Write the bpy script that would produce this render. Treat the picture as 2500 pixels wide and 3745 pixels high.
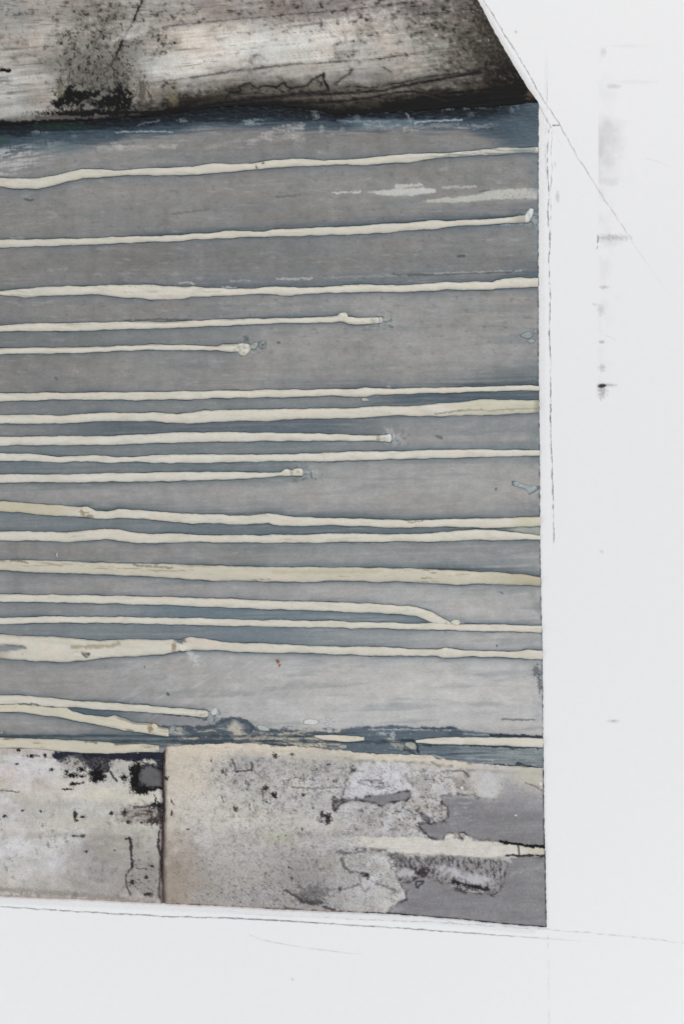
import bpy, math, random
import numpy as np

# ------------------------------------------------------------------ scene set-up
for o in list(bpy.data.objects):
    bpy.data.objects.remove(o)
SC = bpy.context.scene
S = 0.0002                      # metres per unit of the tracing (the whole view is 0.5 m wide)

def W3(x, y, h=0.0):            # tracing units -> wall coordinates (x right, z up, -y towards the viewer)
    return ((x - 1250) * S, -h * S, (1872.5 - y) * S)

cam_d = bpy.data.cameras.new('camera')
cam = bpy.data.objects.new('camera', cam_d)
SC.collection.objects.link(cam)
SC.camera = cam
cam.location = (0, -1.6, 0)
cam.rotation_euler = (math.radians(90), 0, 0)
cam_d.sensor_fit = 'VERTICAL'
cam_d.sensor_height = 36
cam_d.lens = 36 * 1.6 / 0.749
cam_d.clip_end = 50

world = bpy.data.worlds.new('World')
SC.world = world
world.use_nodes = True
world.node_tree.nodes['Background'].inputs[0].default_value = (0.97, 0.98, 1.0, 1)
world.node_tree.nodes['Background'].inputs[1].default_value = 0.52

def area(name, loc, target, sx, sy, power, col):
    d = bpy.data.lights.new(name, 'AREA')
    d.shape = 'RECTANGLE'; d.size = sx; d.size_y = sy; d.energy = power; d.color = col
    o = bpy.data.objects.new(name, d)
    SC.collection.objects.link(o)
    o.location = loc
    from mathutils import Vector
    o.rotation_euler = (Vector(target) - Vector(loc)).to_track_quat('-Z', 'Y').to_euler()
    return o
area('upper_softbox', (0.55, -1.35, 1.65), (0.1, 0, 0.1), 1.2, 0.8, 21.6, (1.0, 0.985, 0.965))  # added soft area lamp, above right and out of view
area('corner_fill_right', (0.75, -0.55, -0.85), (0.25, 0, -0.40), 0.5, 0.5, 3.0, (0.97, 0.98, 1.0))  # added unseen lamp below the view, brightens the lower right corner
area('corner_fill_left', (-0.75, -0.55, -0.9), (-0.25, 0, -0.42), 0.5, 0.5, 3.0, (0.97, 0.98, 1.0))  # added out-of-frame lamp, lifts the lower left of the sheet

SC.view_settings.view_transform = 'Standard'
SC.view_settings.look = 'None'
SC.view_settings.exposure = 0
SC.view_settings.gamma = 1
LIT = 0.92                     # light a white wall sends back here; turns seen tones into base colours

# ------------------------------------------------------------------ numpy helpers
_GA = np.arange(256) * (2 * math.pi / 256)
_GX = np.cos(_GA).astype(np.float32); _GY = np.sin(_GA).astype(np.float32)
def _hash(ix, iy):
    h = ix * np.uint32(374761393) + iy * np.uint32(668265263)
    h = (h ^ (h >> np.uint32(13))) * np.uint32(1274126177)
    return (h ^ (h >> np.uint32(16))) & np.uint32(255)

def vnoise(x, y, seed):
    """gradient noise, about 0..1 round 0.5"""
    ix = np.floor(x); iy = np.floor(y)
    fx = (x - ix).astype(np.float32); fy = (y - iy).astype(np.float32)
    ix = (ix + (seed * 7919) % 100003 + 5000).astype(np.int64).astype(np.uint32); iy = (iy + (seed * 104729) % 99991 + 5000).astype(np.int64).astype(np.uint32)
    ux = fx * fx * fx * (fx * (fx * 6 - 15) + 10); uy = fy * fy * fy * (fy * (fy * 6 - 15) + 10)
    def g(dx, dy):
        a = _hash(ix + np.uint32(dx), iy + np.uint32(dy))
        return _GX[a] * (fx - dx) + _GY[a] * (fy - dy)
    n0 = g(0, 0) * (1 - ux) + g(1, 0) * ux
    n1 = g(0, 1) * (1 - ux) + g(1, 1) * ux
    return 0.5 + NK * (n0 * (1 - uy) + n1 * uy)
NK = 1.0

def fb(x, y, sx, sy, seed=1, octs=4, rough=0.55):
    """fractal noise, about -1..1; sx, sy are feature sizes in tracing units"""
    s = np.zeros_like(x, dtype=np.float64); a = 1.0; t = 0.0
    u = x / sx + 0.37; v = y / sy + 0.71
    for k in range(octs):
        s += a * (vnoise(u + 17.3 * k, v - 9.1 * k, seed + 31 * k) - 0.5)
        t += a * a; a *= rough; u = u * 2.03; v = v * 2.03
    return s * 2.6 / math.sqrt(t) * 0.75

def ss(a, b, v):
    t = np.clip((v - a) / (b - a), 0, 1)
    return t * t * (3 - 2 * t)

def mix(col, c, m):
    col += (np.asarray(c, float)[None, :] - col) * np.clip(m, 0, 1)[:, None]

def interp(pts, col=1):
    xs = np.array([p[0] for p in pts], float); ys = np.array([p[col] for p in pts], float)
    return lambda x: np.interp(x, xs, ys)

def seg_dist(x, y, pts, closed=False, margin=80):
    """distance to a polyline (large outside its box) and inside-flag when closed"""
    P = np.array(pts, float)
    D = np.full(x.shape, 1e6); ins = np.zeros(x.shape, bool)
    idx = np.nonzero((x > P[:, 0].min() - margin) & (x < P[:, 0].max() + margin) &
                     (y > P[:, 1].min() - margin) & (y < P[:, 1].max() + margin))[0]
    if len(idx) == 0:
        return D, ins
    X = x[idx]; Y = y[idx]; d = np.full(X.shape, 1e6); c = np.zeros(X.shape, bool)
    n = len(P)
    for i in range(n if closed else n - 1):
        a = P[i]; b = P[(i + 1) % n]; e = b - a; L = e @ e + 1e-9
        t = np.clip(((X - a[0]) * e[0] + (Y - a[1]) * e[1]) / L, 0, 1)
        d = np.minimum(d, np.hypot(X - a[0] - t * e[0], Y - a[1] - t * e[1]))
        if closed:
            cond = (a[1] > Y) != (b[1] > Y)
            xi = (b[0] - a[0]) * (Y - a[1]) / ((b[1] - a[1]) if b[1] != a[1] else 1e-9) + a[0]
            c ^= cond & (X < xi)
    D[idx] = d; ins[idx] = c
    return D, ins

def sdf(x, y, pts, margin=80):
    d, i = seg_dist(x, y, pts, True, margin)
    return np.where(i, -d, d)

def stroke(x, y, pts, w, soft=2.5, seed=5, wob=1.2, brk=0.0, warp=2.5):
    d, _ = seg_dist(x, y, pts, False, w * 4 + 40)
    m = np.zeros_like(x); k = d < w * 3 + 30
    if not k.any(): return m
    if warp:
        d[k], _ = seg_dist(x[k] + warp * fb(x[k], y[k], 24, 24, seed + 40, 3, .7), y[k] + warp * fb(x[k], y[k], 24, 24, seed + 41, 3, .7), pts, False, 1e4)
    xx = x[k]; yy = y[k]
    n = fb(xx, yy, 22, 22, seed, 3)
    ww = w * (1 + 0.7 * n)
    mm = 1 - ss(ww * 0.5, ww * 0.5 + soft, d[k] + wob * fb(xx, yy, 9, 9, seed + 3, 2))
    if brk: mm *= ss(-0.25, 0.25, fb(xx, yy, 30, 30, seed + 9, 2) + (0.5 - brk))
    m[k] = mm
    return m

def blob(x, y, cx, cy, rx, ry, seed=7, rough=0.25, soft=0.25, rot=0.0):
    m = np.zeros_like(x); R = max(rx, ry) * 1.9 + 6
    k = (np.abs(x - cx) < R) & (np.abs(y - cy) < R)
    if not k.any(): return m
    X = x[k] - cx; Y = y[k] - cy
    c, s = math.cos(rot), math.sin(rot)
    u = (X * c + Y * s) / rx; v = (-X * s + Y * c) / ry
    r = np.hypot(u, v) + rough * fb(x[k], y[k], max(6, min(rx, ry) * .7), max(6, min(rx, ry) * .7), seed, 4, 0.65)
    m[k] = 1 - ss(1 - soft, 1 + soft, r)
    return m

def fr(x0, y0, k, pts):         # points read off an enlargement -> tracing units
    return [(x0 + p[0] / k,) + tuple(y0 + q / k for q in p[1:]) for p in pts]
K1, K2 = 1.42545, 2.24
def A(pts): return fr(0, 0, K1, pts)
def AR(pts): return fr(1000, 0, K1, pts)
def B(pts): return fr(0, 650, K1, pts)
def BR(pts): return fr(1000, 650, K1, pts)
def Cc(pts): return fr(0, 1350, K1, pts)
def CR(pts): return fr(1000, 1350, K1, pts)
def D_(pts): return fr(0, 2000, K1, pts)
def DR(pts): return fr(1000, 2000, K1, pts)
def E(pts): return fr(0, 2650, K1, pts)
def ER(pts): return fr(1000, 2650, K1, pts)

# ------------------------------------------------------------------ traced outline of the panel
EDGE = [(-500, 1440), (0, 1745), (112, 1803), (217, 1863), (309, 1919), (382, 1970), (400, 1968), (716, 1967), (1350, 1968),
        (1631, 1972), (2000, 1974), (2161, 1977), (2393, 1982), (2533, 1984), (2702, 1985), (3043, 1989), (3141, 1993), (3391, 1997)]
_ey = [p[0] for p in EDGE]; _ex = [p[1] for p in EDGE]
def edge_x(y):
    return np.interp(y, _ey, _ex)
def edge_r(y):                  # the cut edge is slightly ragged
    return edge_x(y) + 1.3 * fb(y * 0 + 3.0, y, 30, 13, 77, 3)

UB = [(-600, 456)] + A([(0, 650), (100, 648), (200, 637), (400, 630), (600, 622), (760, 605), (870, 594), (980, 578), (1090, 560), (1250, 552), (1425, 550)]) + \
     AR([(120, 560), (250, 580), (330, 598), (480, 592), (730, 577), (900, 563), (1100, 555), (1260, 545), (1340, 532), (1420, 540)])
ub = interp(UB)
LB = [(-600, 2732)] + E([(0, 122), (200, 126), (300, 138), (450, 148), (600, 150), (745, 143), (850, 146)]) + \
     fr(600, 2600, K2, [(20, 290), (150, 278), (420, 268), (600, 262), (760, 268), (1080, 290), (1320, 303), (1500, 326)]) + \
     fr(1300, 2600, K2, [(0, 340), (350, 355), (560, 362), (760, 395), (940, 425), (1150, 442), (1320, 452), (1400, 460), (1560, 468)])
_lb = interp(LB)
def lb(x):
    return _lb(x) + 3.2 * fb(x, x * 0 + 2.0, 46, 9, 88, 4, .7) * ss(560, 640, x)
BOT = [(-600, 3250), (0, 3278), (280, 3288), (490, 3299), (610, 3304), (807, 3313), (1000, 3324), (1245, 3334), (1420, 3341),
       (1596, 3355), (1700, 3364), (1850, 3380), (2000, 3391)]
bot = interp(BOT)
SEAMX = lambda y: np.interp(y, [2740, 2850, 2960, 3010, 3150, 3310], [601, 597, 601, 597, 593, 598])

# ------------------------------------------------------------------ traced cream lines: (x, top, bottom)
RIDGES = [
 # 0
 A([(0, 928, 975), (100, 932, 985), (200, 930, 985), (280, 918, 972), (350, 900, 950), (430, 884, 930), (520, 882, 926), (620, 890, 918), (700, 884, 915), (850, 875, 915), (1000, 870, 910), (1100, 852, 905), (1200, 856, 895), (1330, 850, 885)]) +
 AR([(0, 835, 877), (100, 828, 868), (200, 828, 868), (260, 838, 862), (380, 832, 858), (480, 825, 862), (560, 815, 855), (700, 802, 848), (800, 798, 832), (900, 797, 822), (1000, 792, 815), (1100, 778, 810), (1200, 770, 808), (1270, 772, 800), (1376, 766, 798)]),
 # 1
 B([(0, 325, 365), (200, 322, 358), (400, 318, 352), (600, 308, 343), (800, 305, 336), (930, 300, 333), (1000, 294, 322), (1110, 288, 320), (1170, 278, 318), (1250, 280, 312), (1360, 280, 308)]) +
 BR([(0, 270, 308), (180, 262, 303), (400, 253, 298), (500, 248, 292), (600, 240, 288), (700, 234, 275), (800, 224, 272), (850, 222, 270), (900, 226, 258), (1000, 222, 250), (1100, 216, 245), (1200, 210, 238), (1280, 198, 236), (1325, 196, 238)]),
 # 2
 B([(0, 590, 612), (60, 585, 618), (130, 578, 625), (200, 572, 620), (270, 568, 618), (400, 566, 612), (520, 562, 608), (600, 558, 622), (700, 560, 628), (800, 558, 636), (870, 568, 638), (960, 568, 634), (1000, 566, 622), (1080, 574, 620), (1200, 578, 614), (1330, 578, 608), (1370, 572, 606)]) +
 BR([(0, 570, 610), (80, 570, 618), (130, 574, 612), (260, 574, 600), (380, 562, 600), (450, 556, 596), (560, 560, 594), (650, 562, 598), (780, 555, 592), (900, 545, 585), (1050, 545, 585), (1140, 545, 584), (1160, 535, 580), (1200, 525, 578), (1280, 521, 574), (1376, 522, 570)]),
 # 3
 B([(0, 768, 802), (150, 762, 800), (300, 758, 800), (500, 755, 795), (700, 752, 790), (900, 750, 782), (1100, 742, 775), (1250, 735, 768), (1400, 732, 762)]) +
 BR([(0, 732, 758), (100, 732, 760), (180, 728, 758), (300, 722, 755), (340, 716, 750), (365, 714, 752), (390, 722, 765), (430, 730, 766), (500, 728, 762), (540, 728, 760), (556, 734, 756)]),
 # 4
 B([(0, 890, 920), (200, 888, 918), (400, 886, 914), (600, 878, 905), (800, 872, 898), (900, 872, 900), (1000, 875, 902), (1130, 878, 902), (1160, 868, 905), (1240, 866, 910), (1262, 872, 914)]),
 # 5
 Cc([(0, 128, 168), (200, 124, 162), (400, 122, 158), (600, 122, 160), (750, 120, 162), (900, 116, 158), (1000, 116, 158), (1120, 112, 152), (1300, 112, 150), (1400, 108, 148)]) +
 CR([(0, 108, 148), (150, 108, 145), (300, 104, 138), (420, 104, 145), (480, 96, 142), (520, 102, 134), (640, 102, 132), (800, 98, 126), (1000, 94, 120), (1200, 90, 114), (1300, 84, 110), (1380, 88, 112)]),
 # 6
 Cc([(0, 238, 284), (200, 240, 286), (350, 240, 282), (450, 232, 275), (560, 226, 272), (700, 230, 272), (820, 226, 275), (920, 236, 280), (1000, 226, 285), (1060, 216, 278), (1200, 212, 272), (1400, 210, 270)]) +
 CR([(0, 208, 268), (140, 208, 260), (300, 204, 258), (440, 202, 255), (530, 192, 250), (650, 196, 242), (740, 190, 245), (850, 181, 248), (900, 178, 246), (1000, 170, 240), (1100, 157, 238), (1150, 157, 241), (1200, 163, 238), (1380, 163, 225)]),
 # 7
 Cc([(0, 352, 398), (200, 352, 396), (400, 350, 396), (600, 348, 395), (750, 340, 388), (900, 332, 384), (1100, 328, 380), (1300, 330, 376), (1400, 330, 376)]) +
 CR([(0, 332, 378), (150, 334, 374), (300, 338, 372), (400, 343, 375), (520, 346, 372), (570, 342, 378), (605, 340, 382), (614, 350, 374)]),
 # 8
 Cc([(0, 440, 480), (150, 440, 480), (240, 448, 482), (300, 456, 488), (380, 456, 482), (450, 452, 480), (550, 450, 488), (580, 456, 490), (700, 458, 482), (760, 455, 485), (800, 448, 488), (950, 445, 490), (1200, 443, 486), (1400, 446, 482)]) +
 CR([(0, 443, 480), (200, 438, 482), (400, 430, 478), (600, 428, 470), (800, 424, 466), (950, 418, 463), (1200, 420, 455), (1384, 420, 452)]),
 # 9
 Cc([(0, 550, 592), (200, 548, 590), (400, 548, 590), (600, 542, 588), (800, 540, 586), (1000, 536, 582), (1200, 535, 575), (1300, 536, 570), (1400, 540, 562), (1460, 540, 556), (1480, 528, 556), (1500, 522, 555), (1520, 530, 552), (1550, 518, 556)]) +
 CR([(150, 519, 555), (156, 525, 550)]),
 # 10
 Cc([(0, 688, 742), (100, 692, 745), (250, 706, 762), (400, 718, 770), (440, 716, 772), (470, 720, 775), (500, 738, 782), (560, 742, 782), (620, 730, 776), (750, 735, 778), (860, 748, 795), (1000, 754, 805), (1150, 756, 802), (1200, 766, 812), (1300, 762, 808), (1400, 750, 802)]) +
 CR([(0, 754, 812), (60, 762, 815), (140, 772, 820), (300, 775, 814), (500, 780, 820), (580, 782, 826), (700, 788, 825), (850, 786, 822), (950, 780, 822), (1060, 780, 828), (1200, 776, 826), (1388, 770, 818)]),
 # 11
 Cc([(0, 848, 892), (200, 846, 896), (350, 852, 900), (450, 842, 896), (550, 830, 885), (620, 832, 895), (700, 852, 905), (800, 862, 910), (900, 855, 905), (1000, 864, 902), (1200, 864, 905), (1400, 866, 905)]) +
 CR([(0, 862, 904), (150, 862, 906), (350, 856, 902), (450, 858, 902), (600, 862, 898), (750, 856, 900), (850, 850, 898), (950, 842, 895), (1050, 836, 890), (1150, 840, 892), (1250, 848, 892), (1320, 858, 888), (1390, 868, 890)]),
 # 12
 D_([(0, 68, 122), (100, 64, 125), (140, 68, 132), (300, 74, 136), (500, 82, 142), (700, 86, 150), (830, 88, 158), (950, 92, 165), (1000, 94, 172), (1150, 98, 176), (1300, 102, 178), (1400, 103, 181)]) +
 DR([(0, 104, 180), (200, 104, 184), (300, 106, 176), (420, 108, 178), (520, 108, 184), (640, 110, 180), (800, 116, 188), (950, 122, 198), (1060, 128, 192), (1200, 134, 194), (1280, 142, 200), (1388, 158, 202)]),
 # 13
 D_([(0, 245, 284), (200, 248, 288), (400, 250, 293), (600, 254, 296), (850, 260, 302), (1000, 264, 308), (1200, 270, 318), (1400, 280, 326)]) +
 DR([(0, 282, 326), (150, 284, 328), (200, 282, 330), (400, 290, 340), (550, 298, 345), (640, 304, 352), (700, 308, 355), (740, 314, 361), (780, 324, 376), (815, 336, 392), (845, 350, 402), (880, 370, 408), (905, 386, 412), (925, 400, 416)]),
 # 14
 D_([(0, 368, 402), (100, 368, 402), (180, 362, 396), (300, 362, 396), (500, 364, 396), (650, 364, 400), (800, 368, 402), (900, 372, 405), (1000, 370, 408), (1200, 376, 412), (1400, 382, 415)]) +
 DR([(0, 380, 415), (150, 384, 420), (300, 384, 418), (400, 390, 425), (600, 394, 424), (700, 398, 430), (830, 395, 432), (920, 402, 432), (1000, 404, 436), (1100, 404, 440), (1250, 406, 442), (1394, 410, 446)]),
 # 15
 D_([(0, 458, 580), (80, 460, 586), (150, 462, 592), (200, 464, 594), (300, 470, 600), (380, 476, 598), (430, 481, 594), (520, 488, 580), (600, 485, 574), (720, 480, 568), (780, 485, 565), (850, 486, 560), (895, 478, 548), (915, 483, 546), (940, 486, 544), (975, 474, 545), (990, 468, 540), (1010, 470, 536), (1050, 476, 537), (1150, 492, 540), (1250, 500, 548), (1400, 504, 550)]) +
 DR([(0, 505, 550), (200, 516, 556), (400, 520, 560), (530, 520, 568), (700, 530, 566), (850, 535, 568), (885, 525, 578), (920, 528, 578), (1000, 538, 572), (1150, 542, 574), (1280, 545, 578), (1310, 537, 585), (1398, 538, 588)]),
 # 16 upper prong, 17 lower prong
 D_([(0, 770, 821), (100, 772, 820), (200, 780, 827), (300, 792, 836), (370, 800, 834), (500, 806, 846), (700, 820, 858), (900, 838, 874), (1000, 845, 882), (1060, 850, 888), (1085, 858, 884)]),
 D_([(0, 820, 858), (100, 819, 862), (200, 826, 874), (300, 835, 886), (350, 840, 895), (380, 858, 905), (500, 880, 925), (555, 884, 935), (600, 878, 945), (650, 895, 955), (700, 912, 962), (780, 920, 975), (830, 935, 985), (880, 945, 988)]),
 # 18 ochre band above the lower board
 E([(0, 68, 120), (70, 70, 122), (200, 72, 125), (280, 76, 136), (400, 82, 146), (480, 86, 149), (600, 96, 151), (720, 98, 144), (760, 101, 141), (830, 110, 143)]),
 # 19 right, above the lower board
 ER([(740, 82, 90), (800, 71, 98), (880, 69, 103), (960, 63, 104), (1100, 66, 108), (1200, 66, 109), (1300, 68, 117), (1402, 71, 117)]),
 # 20 short one
 fr(600, 2600, K2, [(1230, 200, 212), (1300, 196, 235), (1420, 196, 248), (1568, 204, 250), (1640, 212, 244)]),
]
RLAB = ['uneven cream line, highest of all, dipping at the left', None, None, 'cream line ending in a lump at mid panel',
        'short cream line ending in a grey green knot', None, None, 'cream line ending in a pale frosted tip', None,
        'cream line ending in a beaded tip', None, None, 'widest straight cream line, streaked brown', 'cream line curving down into its neighbour',
        None, 'cream line swollen at the left with a grey slit', 'upper prong of the forked cream line', 'lower prong of the forked cream line',
        'ochre band above the stained lower board', None, 'short ochre dash in dark paint']
RF = [(interp(r, 1), interp(r, 2), r[0][0], r[-1][0]) for r in RIDGES]
def ridge_wob(i, x):
    return 2.2 * fb(x, x * 0 + 9.7 * i, 60, 10, 300 + i, 3, .5), 2.2 * fb(x, x * 0 + 5.1 * i, 60, 10, 400 + i, 3, .5)

# ------------------------------------------------------------------ painters (pigment of each surface, seen tones 0-255)
def chips_rim(x, y, col, seed=0):
    pass

GT = [(300, 138, 128), (480, 140, 130), (560, 141, 134), (700, 143, 142), (860, 138, 134), (950, 130, 128), (1100, 137, 148), (1250, 136, 152), (1400, 133, 148), (1480, 130, 148),
      (1560, 138, 150), (1720, 150, 160), (1800, 152, 160), (1900, 146, 150), (2020, 138, 154), (2130, 146, 168), (2240, 146, 172), (2340, 142, 173), (2450, 150, 183),
      (2560, 151, 186), (2650, 141, 184), (2700, 136, 174), (2800, 136, 168)]
BLUE = (76, 89, 106); DKBLUE = (52, 64, 82); SLATE = (112, 124, 135)

def paint_field(x, y):
    n = len(x)
    l = np.interp(y, [g[0] for g in GT], [g[1] for g in GT]); r = np.interp(y, [g[0] for g in GT], [g[2] for g in GT])
    low = fb(x, y, 420, 160, 11, 4)
    t = ss(150, 1350, x + 160 * low)
    g = l + (r - l) * t
    g = g + 5.5 * low + 2.4 * fb(x, y + 0.03 * x, 260, 14, 12, 4) + 4.5 * fb(x, y, 60, 40, 13, 4)
    g -= 3 + 5 * (1 - ss(900, 2000, y + .5 * x)) 
    g += 3.0 * fb(x, y, 55, 420, 194, 3)
    col = np.stack([g + 0.8, g - 0.2, g - 1.4], 1)
    warm = ss(-0.2, 0.8, fb(x, y, 300, 120, 15, 3))
    col[:, 0] += 1.5 * warm; col[:, 2] -= 2 * warm
    cool = ss(0.1, 0.9, fb(x, y + .03 * x, 360, 40, 16, 4))
    mix(col, (114, 121, 126), 0.30 * cool)
    strk = fb(x, y + 0.02 * x, 300, 9, 17, 4)
    # darker small blotches
    mix(col, (104, 104, 106), 0.35 * ss(0.45, 1.0, fb(x, y, 34, 22, 18, 3)) * ss(1500, 1200, y))
    mix(col, (170, 170, 172), 0.35 * ss(0.55, 1.1, fb(x, y, 90, 26, 19, 4)))
    h = 0.35 * fb(x, y, 60, 12, 20, 4)

    # blue-grey fields between lines: (upper fn, lower fn, x0, x1, fade, strength, colour)
    def gap(i, j, x0, x1, s, c=BLUE, fade=120):
        a = RF[i][1](x); b = RF[j][0](x)
        m = ss(a - 3, a + 2, y) * (1 - ss(b - 2, b + 3, y)) * ss(x0 - fade, x0 + fade, x) * (1 - ss(x1 - fade, x1 + fade, x))
        m *= np.clip(0.82 + 0.38 * strk + 0.25 * low, 0, 1)
        mix(col, c, s * m)
    def above(i, w, x0, x1, s, c=BLUE, fade=120):
        d = RF[i][0](x) - y
        m = (d > -4) * np.exp(-np.clip(d, 0, 1e3) / w) * ss(x0 - fade, x0 + fade, x) * (1 - ss(x1 - fade, x1 + fade, x))
        mix(col, c, s * m * np.clip(0.85 + 0.5 * strk, 0, 1.2))
    def below(i, w, x0, x1, s, c=BLUE, fade=120):
        d = y - RF[i][1](x)
        m = (d > -4) * np.exp(-np.clip(d, 0, 1e3) / w) * ss(x0 - fade, x0 + fade, x) * (1 - ss(x1 - fade, x1 + fade, x))
        mix(col, c, s * m * np.clip(0.85 + 0.5 * strk, 0, 1.2))
    # general cool halo of every line
    for i, (tf, bf, x0, x1) in enumerate(RF):
        k = (x < x1 + 30)
        d = np.minimum(np.abs(y - tf(x)), np.abs(y - bf(x))) + np.clip(x - x1, 0, 1e4)
        hs = 0.5 + 0.5 * fb(x, x * 0 + i * 7.0, 220, 9, 40 + i, 3)
        hs2 = ss(-.2, .7, fb(x, x * 0 + i * 11.0, 320, 9, 640 + i, 3)); dt = tf(x) - y; db_ = y - bf(x)
        mix(col, (62, 76, 96), .75 * hs2 * np.exp(-np.clip(dt, 0, 1e3) / 7.0) * (dt > -5) * k)
        mix(col, (66, 80, 98), .55 * (1 - hs2) * np.exp(-np.clip(db_, 0, 1e3) / 6.0) * (db_ > -5) * k)
        mix(col, (86, 99, 115), 0.42 * np.clip(hs + .25, 0.1, 1) * np.exp(-d / 12.0) * k)
    gap(5, 6, 1350, 4000, 0.9, fade=180); gap(5, 6, -900, 1350, 0.30, SLATE)
    gap(6, 7, 250, 1400, 0.85, (88, 98, 112), 200); gap(6, 7, 1500, 4000, 0.25, (110, 122, 136)); 
    gap(7, 8, -900, 1420, 0.5, (98, 112, 124)); gap(7, 8, 1500, 4000, 0.3, (108, 120, 134))
    gap(8, 9, -900, 1060, 0.66, (94, 108, 122), 60)
    gap(10, 11, -900, 4000, 0.52, (94, 108, 122)); gap(10, 11, 700, 1500, 0.4, (80, 96, 116))
    gap(13, 14, 500, 4000, 0.85, (98, 113, 132), 200); gap(13, 14, -900, 500, 0.25, SLATE)
    gap(14, 15, -900, 1500, 0.55, (108, 120, 134), 200); gap(14, 15, 500, 1100, 0.4, (92, 105, 124), 150)
    gap(3, 4, -900, 900, 0.45, (110, 118, 124))
    above(1, 11, 550, 2200, 0.85, (66, 78, 98)); above(1, 20, 1600, 2200, 0.6, (66, 80, 100), 60); below(1, 14, 600, 2200, 0.5, (96, 108, 124)); below(1, 30, 1650, 2200, .45, (100, 114, 130), 80)
    above(2, 38, 700, 2200, 0.72, (86, 97, 114), 150); above(2, 34, 1850, 2300, 0.6, (66, 82, 102), 60); below(2, 12, 1200, 2200, 0.35)
    above(3, 12, 900, 1250, 0.85, (80, 92, 110)); below(3, 8, -900, 900, .3)
    above(5, 26, 1050, 1500, 0.5, (72, 84, 102)); above(5, 26, 1600, 2300, 0.97, (54, 68, 86), 200)
    above(5, 60, 1850, 2300, 0.55, (84, 96, 112), 80)
    below(8, 14, 1000, 2300, 0.4, (100, 116, 128)); above(8, 14, 1300, 2300, .4, (108, 122, 138))
    below(9, 10, -900, 1100, 0.7, (84, 98, 106))
    above(10, 14, 300, 2300, 0.8, (76, 90, 106)); above(11, 6, -900, 2300, .5, (84, 98, 110))
    below(11, 70, 900, 2300, 0.42, (108, 120, 130), 250); above(12, 16, 900, 2300, 0.6, (92, 106, 120)); above(12, 13, 1550, 2300, .9, (50, 62, 76), 60)
    below(12, 10, -900, 2300, 0.3); above(13, 8, 300, 900, .6, (92, 98, 122)); above(14, 8, 1500, 2300, 0.75, (76, 90, 110), 60)
    below(15, 7, -900, 1300, 0.6, (88, 100, 116)); below(15, 8, 1300, 1900, 0.6, (82, 96, 114)); above(15, 12, 550, 2300, .45, (98, 110, 126))
    above(16, 6, -900, 800, .55, (92, 104, 112)); below(17, 7, -900, 700, .5, (92, 104, 118))
    mix(col, (166, 172, 176), .35 * ss(.45, 1.0, fb(x, y + .02 * x, 150, 8, 190, 4)) * ss(.0, .6, fb(x, y, 400, 120, 189, 3)))
    # notch inside the fork
    a = RF[16][1](x); b = RF[17][0](x)
    m = (y > a - 4) * (y < b + 4) * ss(235, 262, x)
    mix(col, (76, 92, 112), 0.9 * m * (1 - ss(330, 560, x))); mix(col, (128, 130, 136), 0.7 * m * ss(400, 600, x) * (1 - ss(640, 720, x)))

    # crust of dark paint under the upper board
    dd = y - ub(x) + 5 * fb(x, y, 80, 12, 51, 4)
    wd = np.interp(x, [-600, 0, 300, 600, 900, 1050, 1300, 1450, 1700, 1880, 1970], [52, 52, 44, 50, 66, 60, 16, 30, 54, 50, 90])
    wb = np.interp(x, [-600, 0, 300, 480, 600, 1000, 1300, 1500, 1700, 1830, 1970], [122, 120, 106, 88, 84, 98, 66, 78, 96, 150, 205])
    stk = fb(x, y + 0.04 * x, 120, 9, 52, 4)
    mix(col, (62, 76, 96), 0.96 * (1 - ss(wb * 0.62, wb * 1.12, dd + 12 * stk)) * (dd > -60))
    mix(col, (112, 130, 146), 0.6 * ss(1270, 1340, x) * (1 - ss(1480, 1580, x)) * ss(20, 34, dd) * (1 - ss(46, 66, dd)))
    crust = 1 - ss(wd * 0.55, wd * 1.15, dd + 9 * stk)
    mix(col, (28, 34, 47), 0.96 * crust)
    mix(col, (22, 24, 28), .85 * (1 - ss(6, 30, dd)) * (1 - .8 * ss(1250, 1300, x) * (1 - ss(1450, 1500, x))))
    rel = fb(x, y + .05 * x, 26, 9, 53, 4)
    mix(col, (92, 104, 116), 0.42 * ss(0.5, 1.1, rel) * (1 - ss(wb * .8, wb, dd)))
    mix(col, (22, 24, 30), 0.7 * ss(-0.35, -1.0, rel) * crust)
    h += 2.2 * rel * (1 - ss(wb * .5, wb, dd))
    mix(col, (30, 58, 44), 0.4 * blob(x, y, 230, 462, 110, 14, 54, .5) + 0.3 * blob(x, y, 10, 510, 30, 20, 55, .5))
    # pale flecks in it
    for cx, cy, rx, ry, s in [(135, 483, 18, 6, .8), (170, 484, 20, 4, .5), (275, 499, 10, 7, .5), (910, 447, 26, 9, .95), (940, 438, 22, 4, .8), (925, 454, 40, 4, .8), (670, 442, 18, 8, .75),
                              (1150, 410, 14, 20, .6), (1158, 430, 12, 10, .7), (1305, 430, 12, 14, .5), (1290, 448, 40, 3, .7), (1500, 440, 12, 12, .6), (1640, 400, 18, 8, .6), (1705, 398, 12, 7, .6), (1760, 392, 26, 8, .5),
                              (1870, 404, 9, 14, .7), (1890, 388, 10, 12, .7), (1720, 420, 14, 10, .5), (1965, 436, 6, 4, .8)]:
        mix(col, (140, 152, 162), .75 * s * blob(x, y, cx, cy, rx * .8, ry * .8, int(cx), .9, .4))
    for pts, w, s in [(A([(600, 690), (760, 686), (900, 690)]), 3, .8), (AR([(735, 638), (850, 630), (980, 626)]), 4, .9), (AR([(330, 628), (440, 634), (600, 636)]), 3, .5),
                      (A([(720, 655), (760, 640), (830, 634)]), 4, .4), (AR([(690, 590), (715, 632)]), 3, .6)]:
        mix(col, (150, 160, 172), s * stroke(x, y, pts, w, 2, 61))
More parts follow.
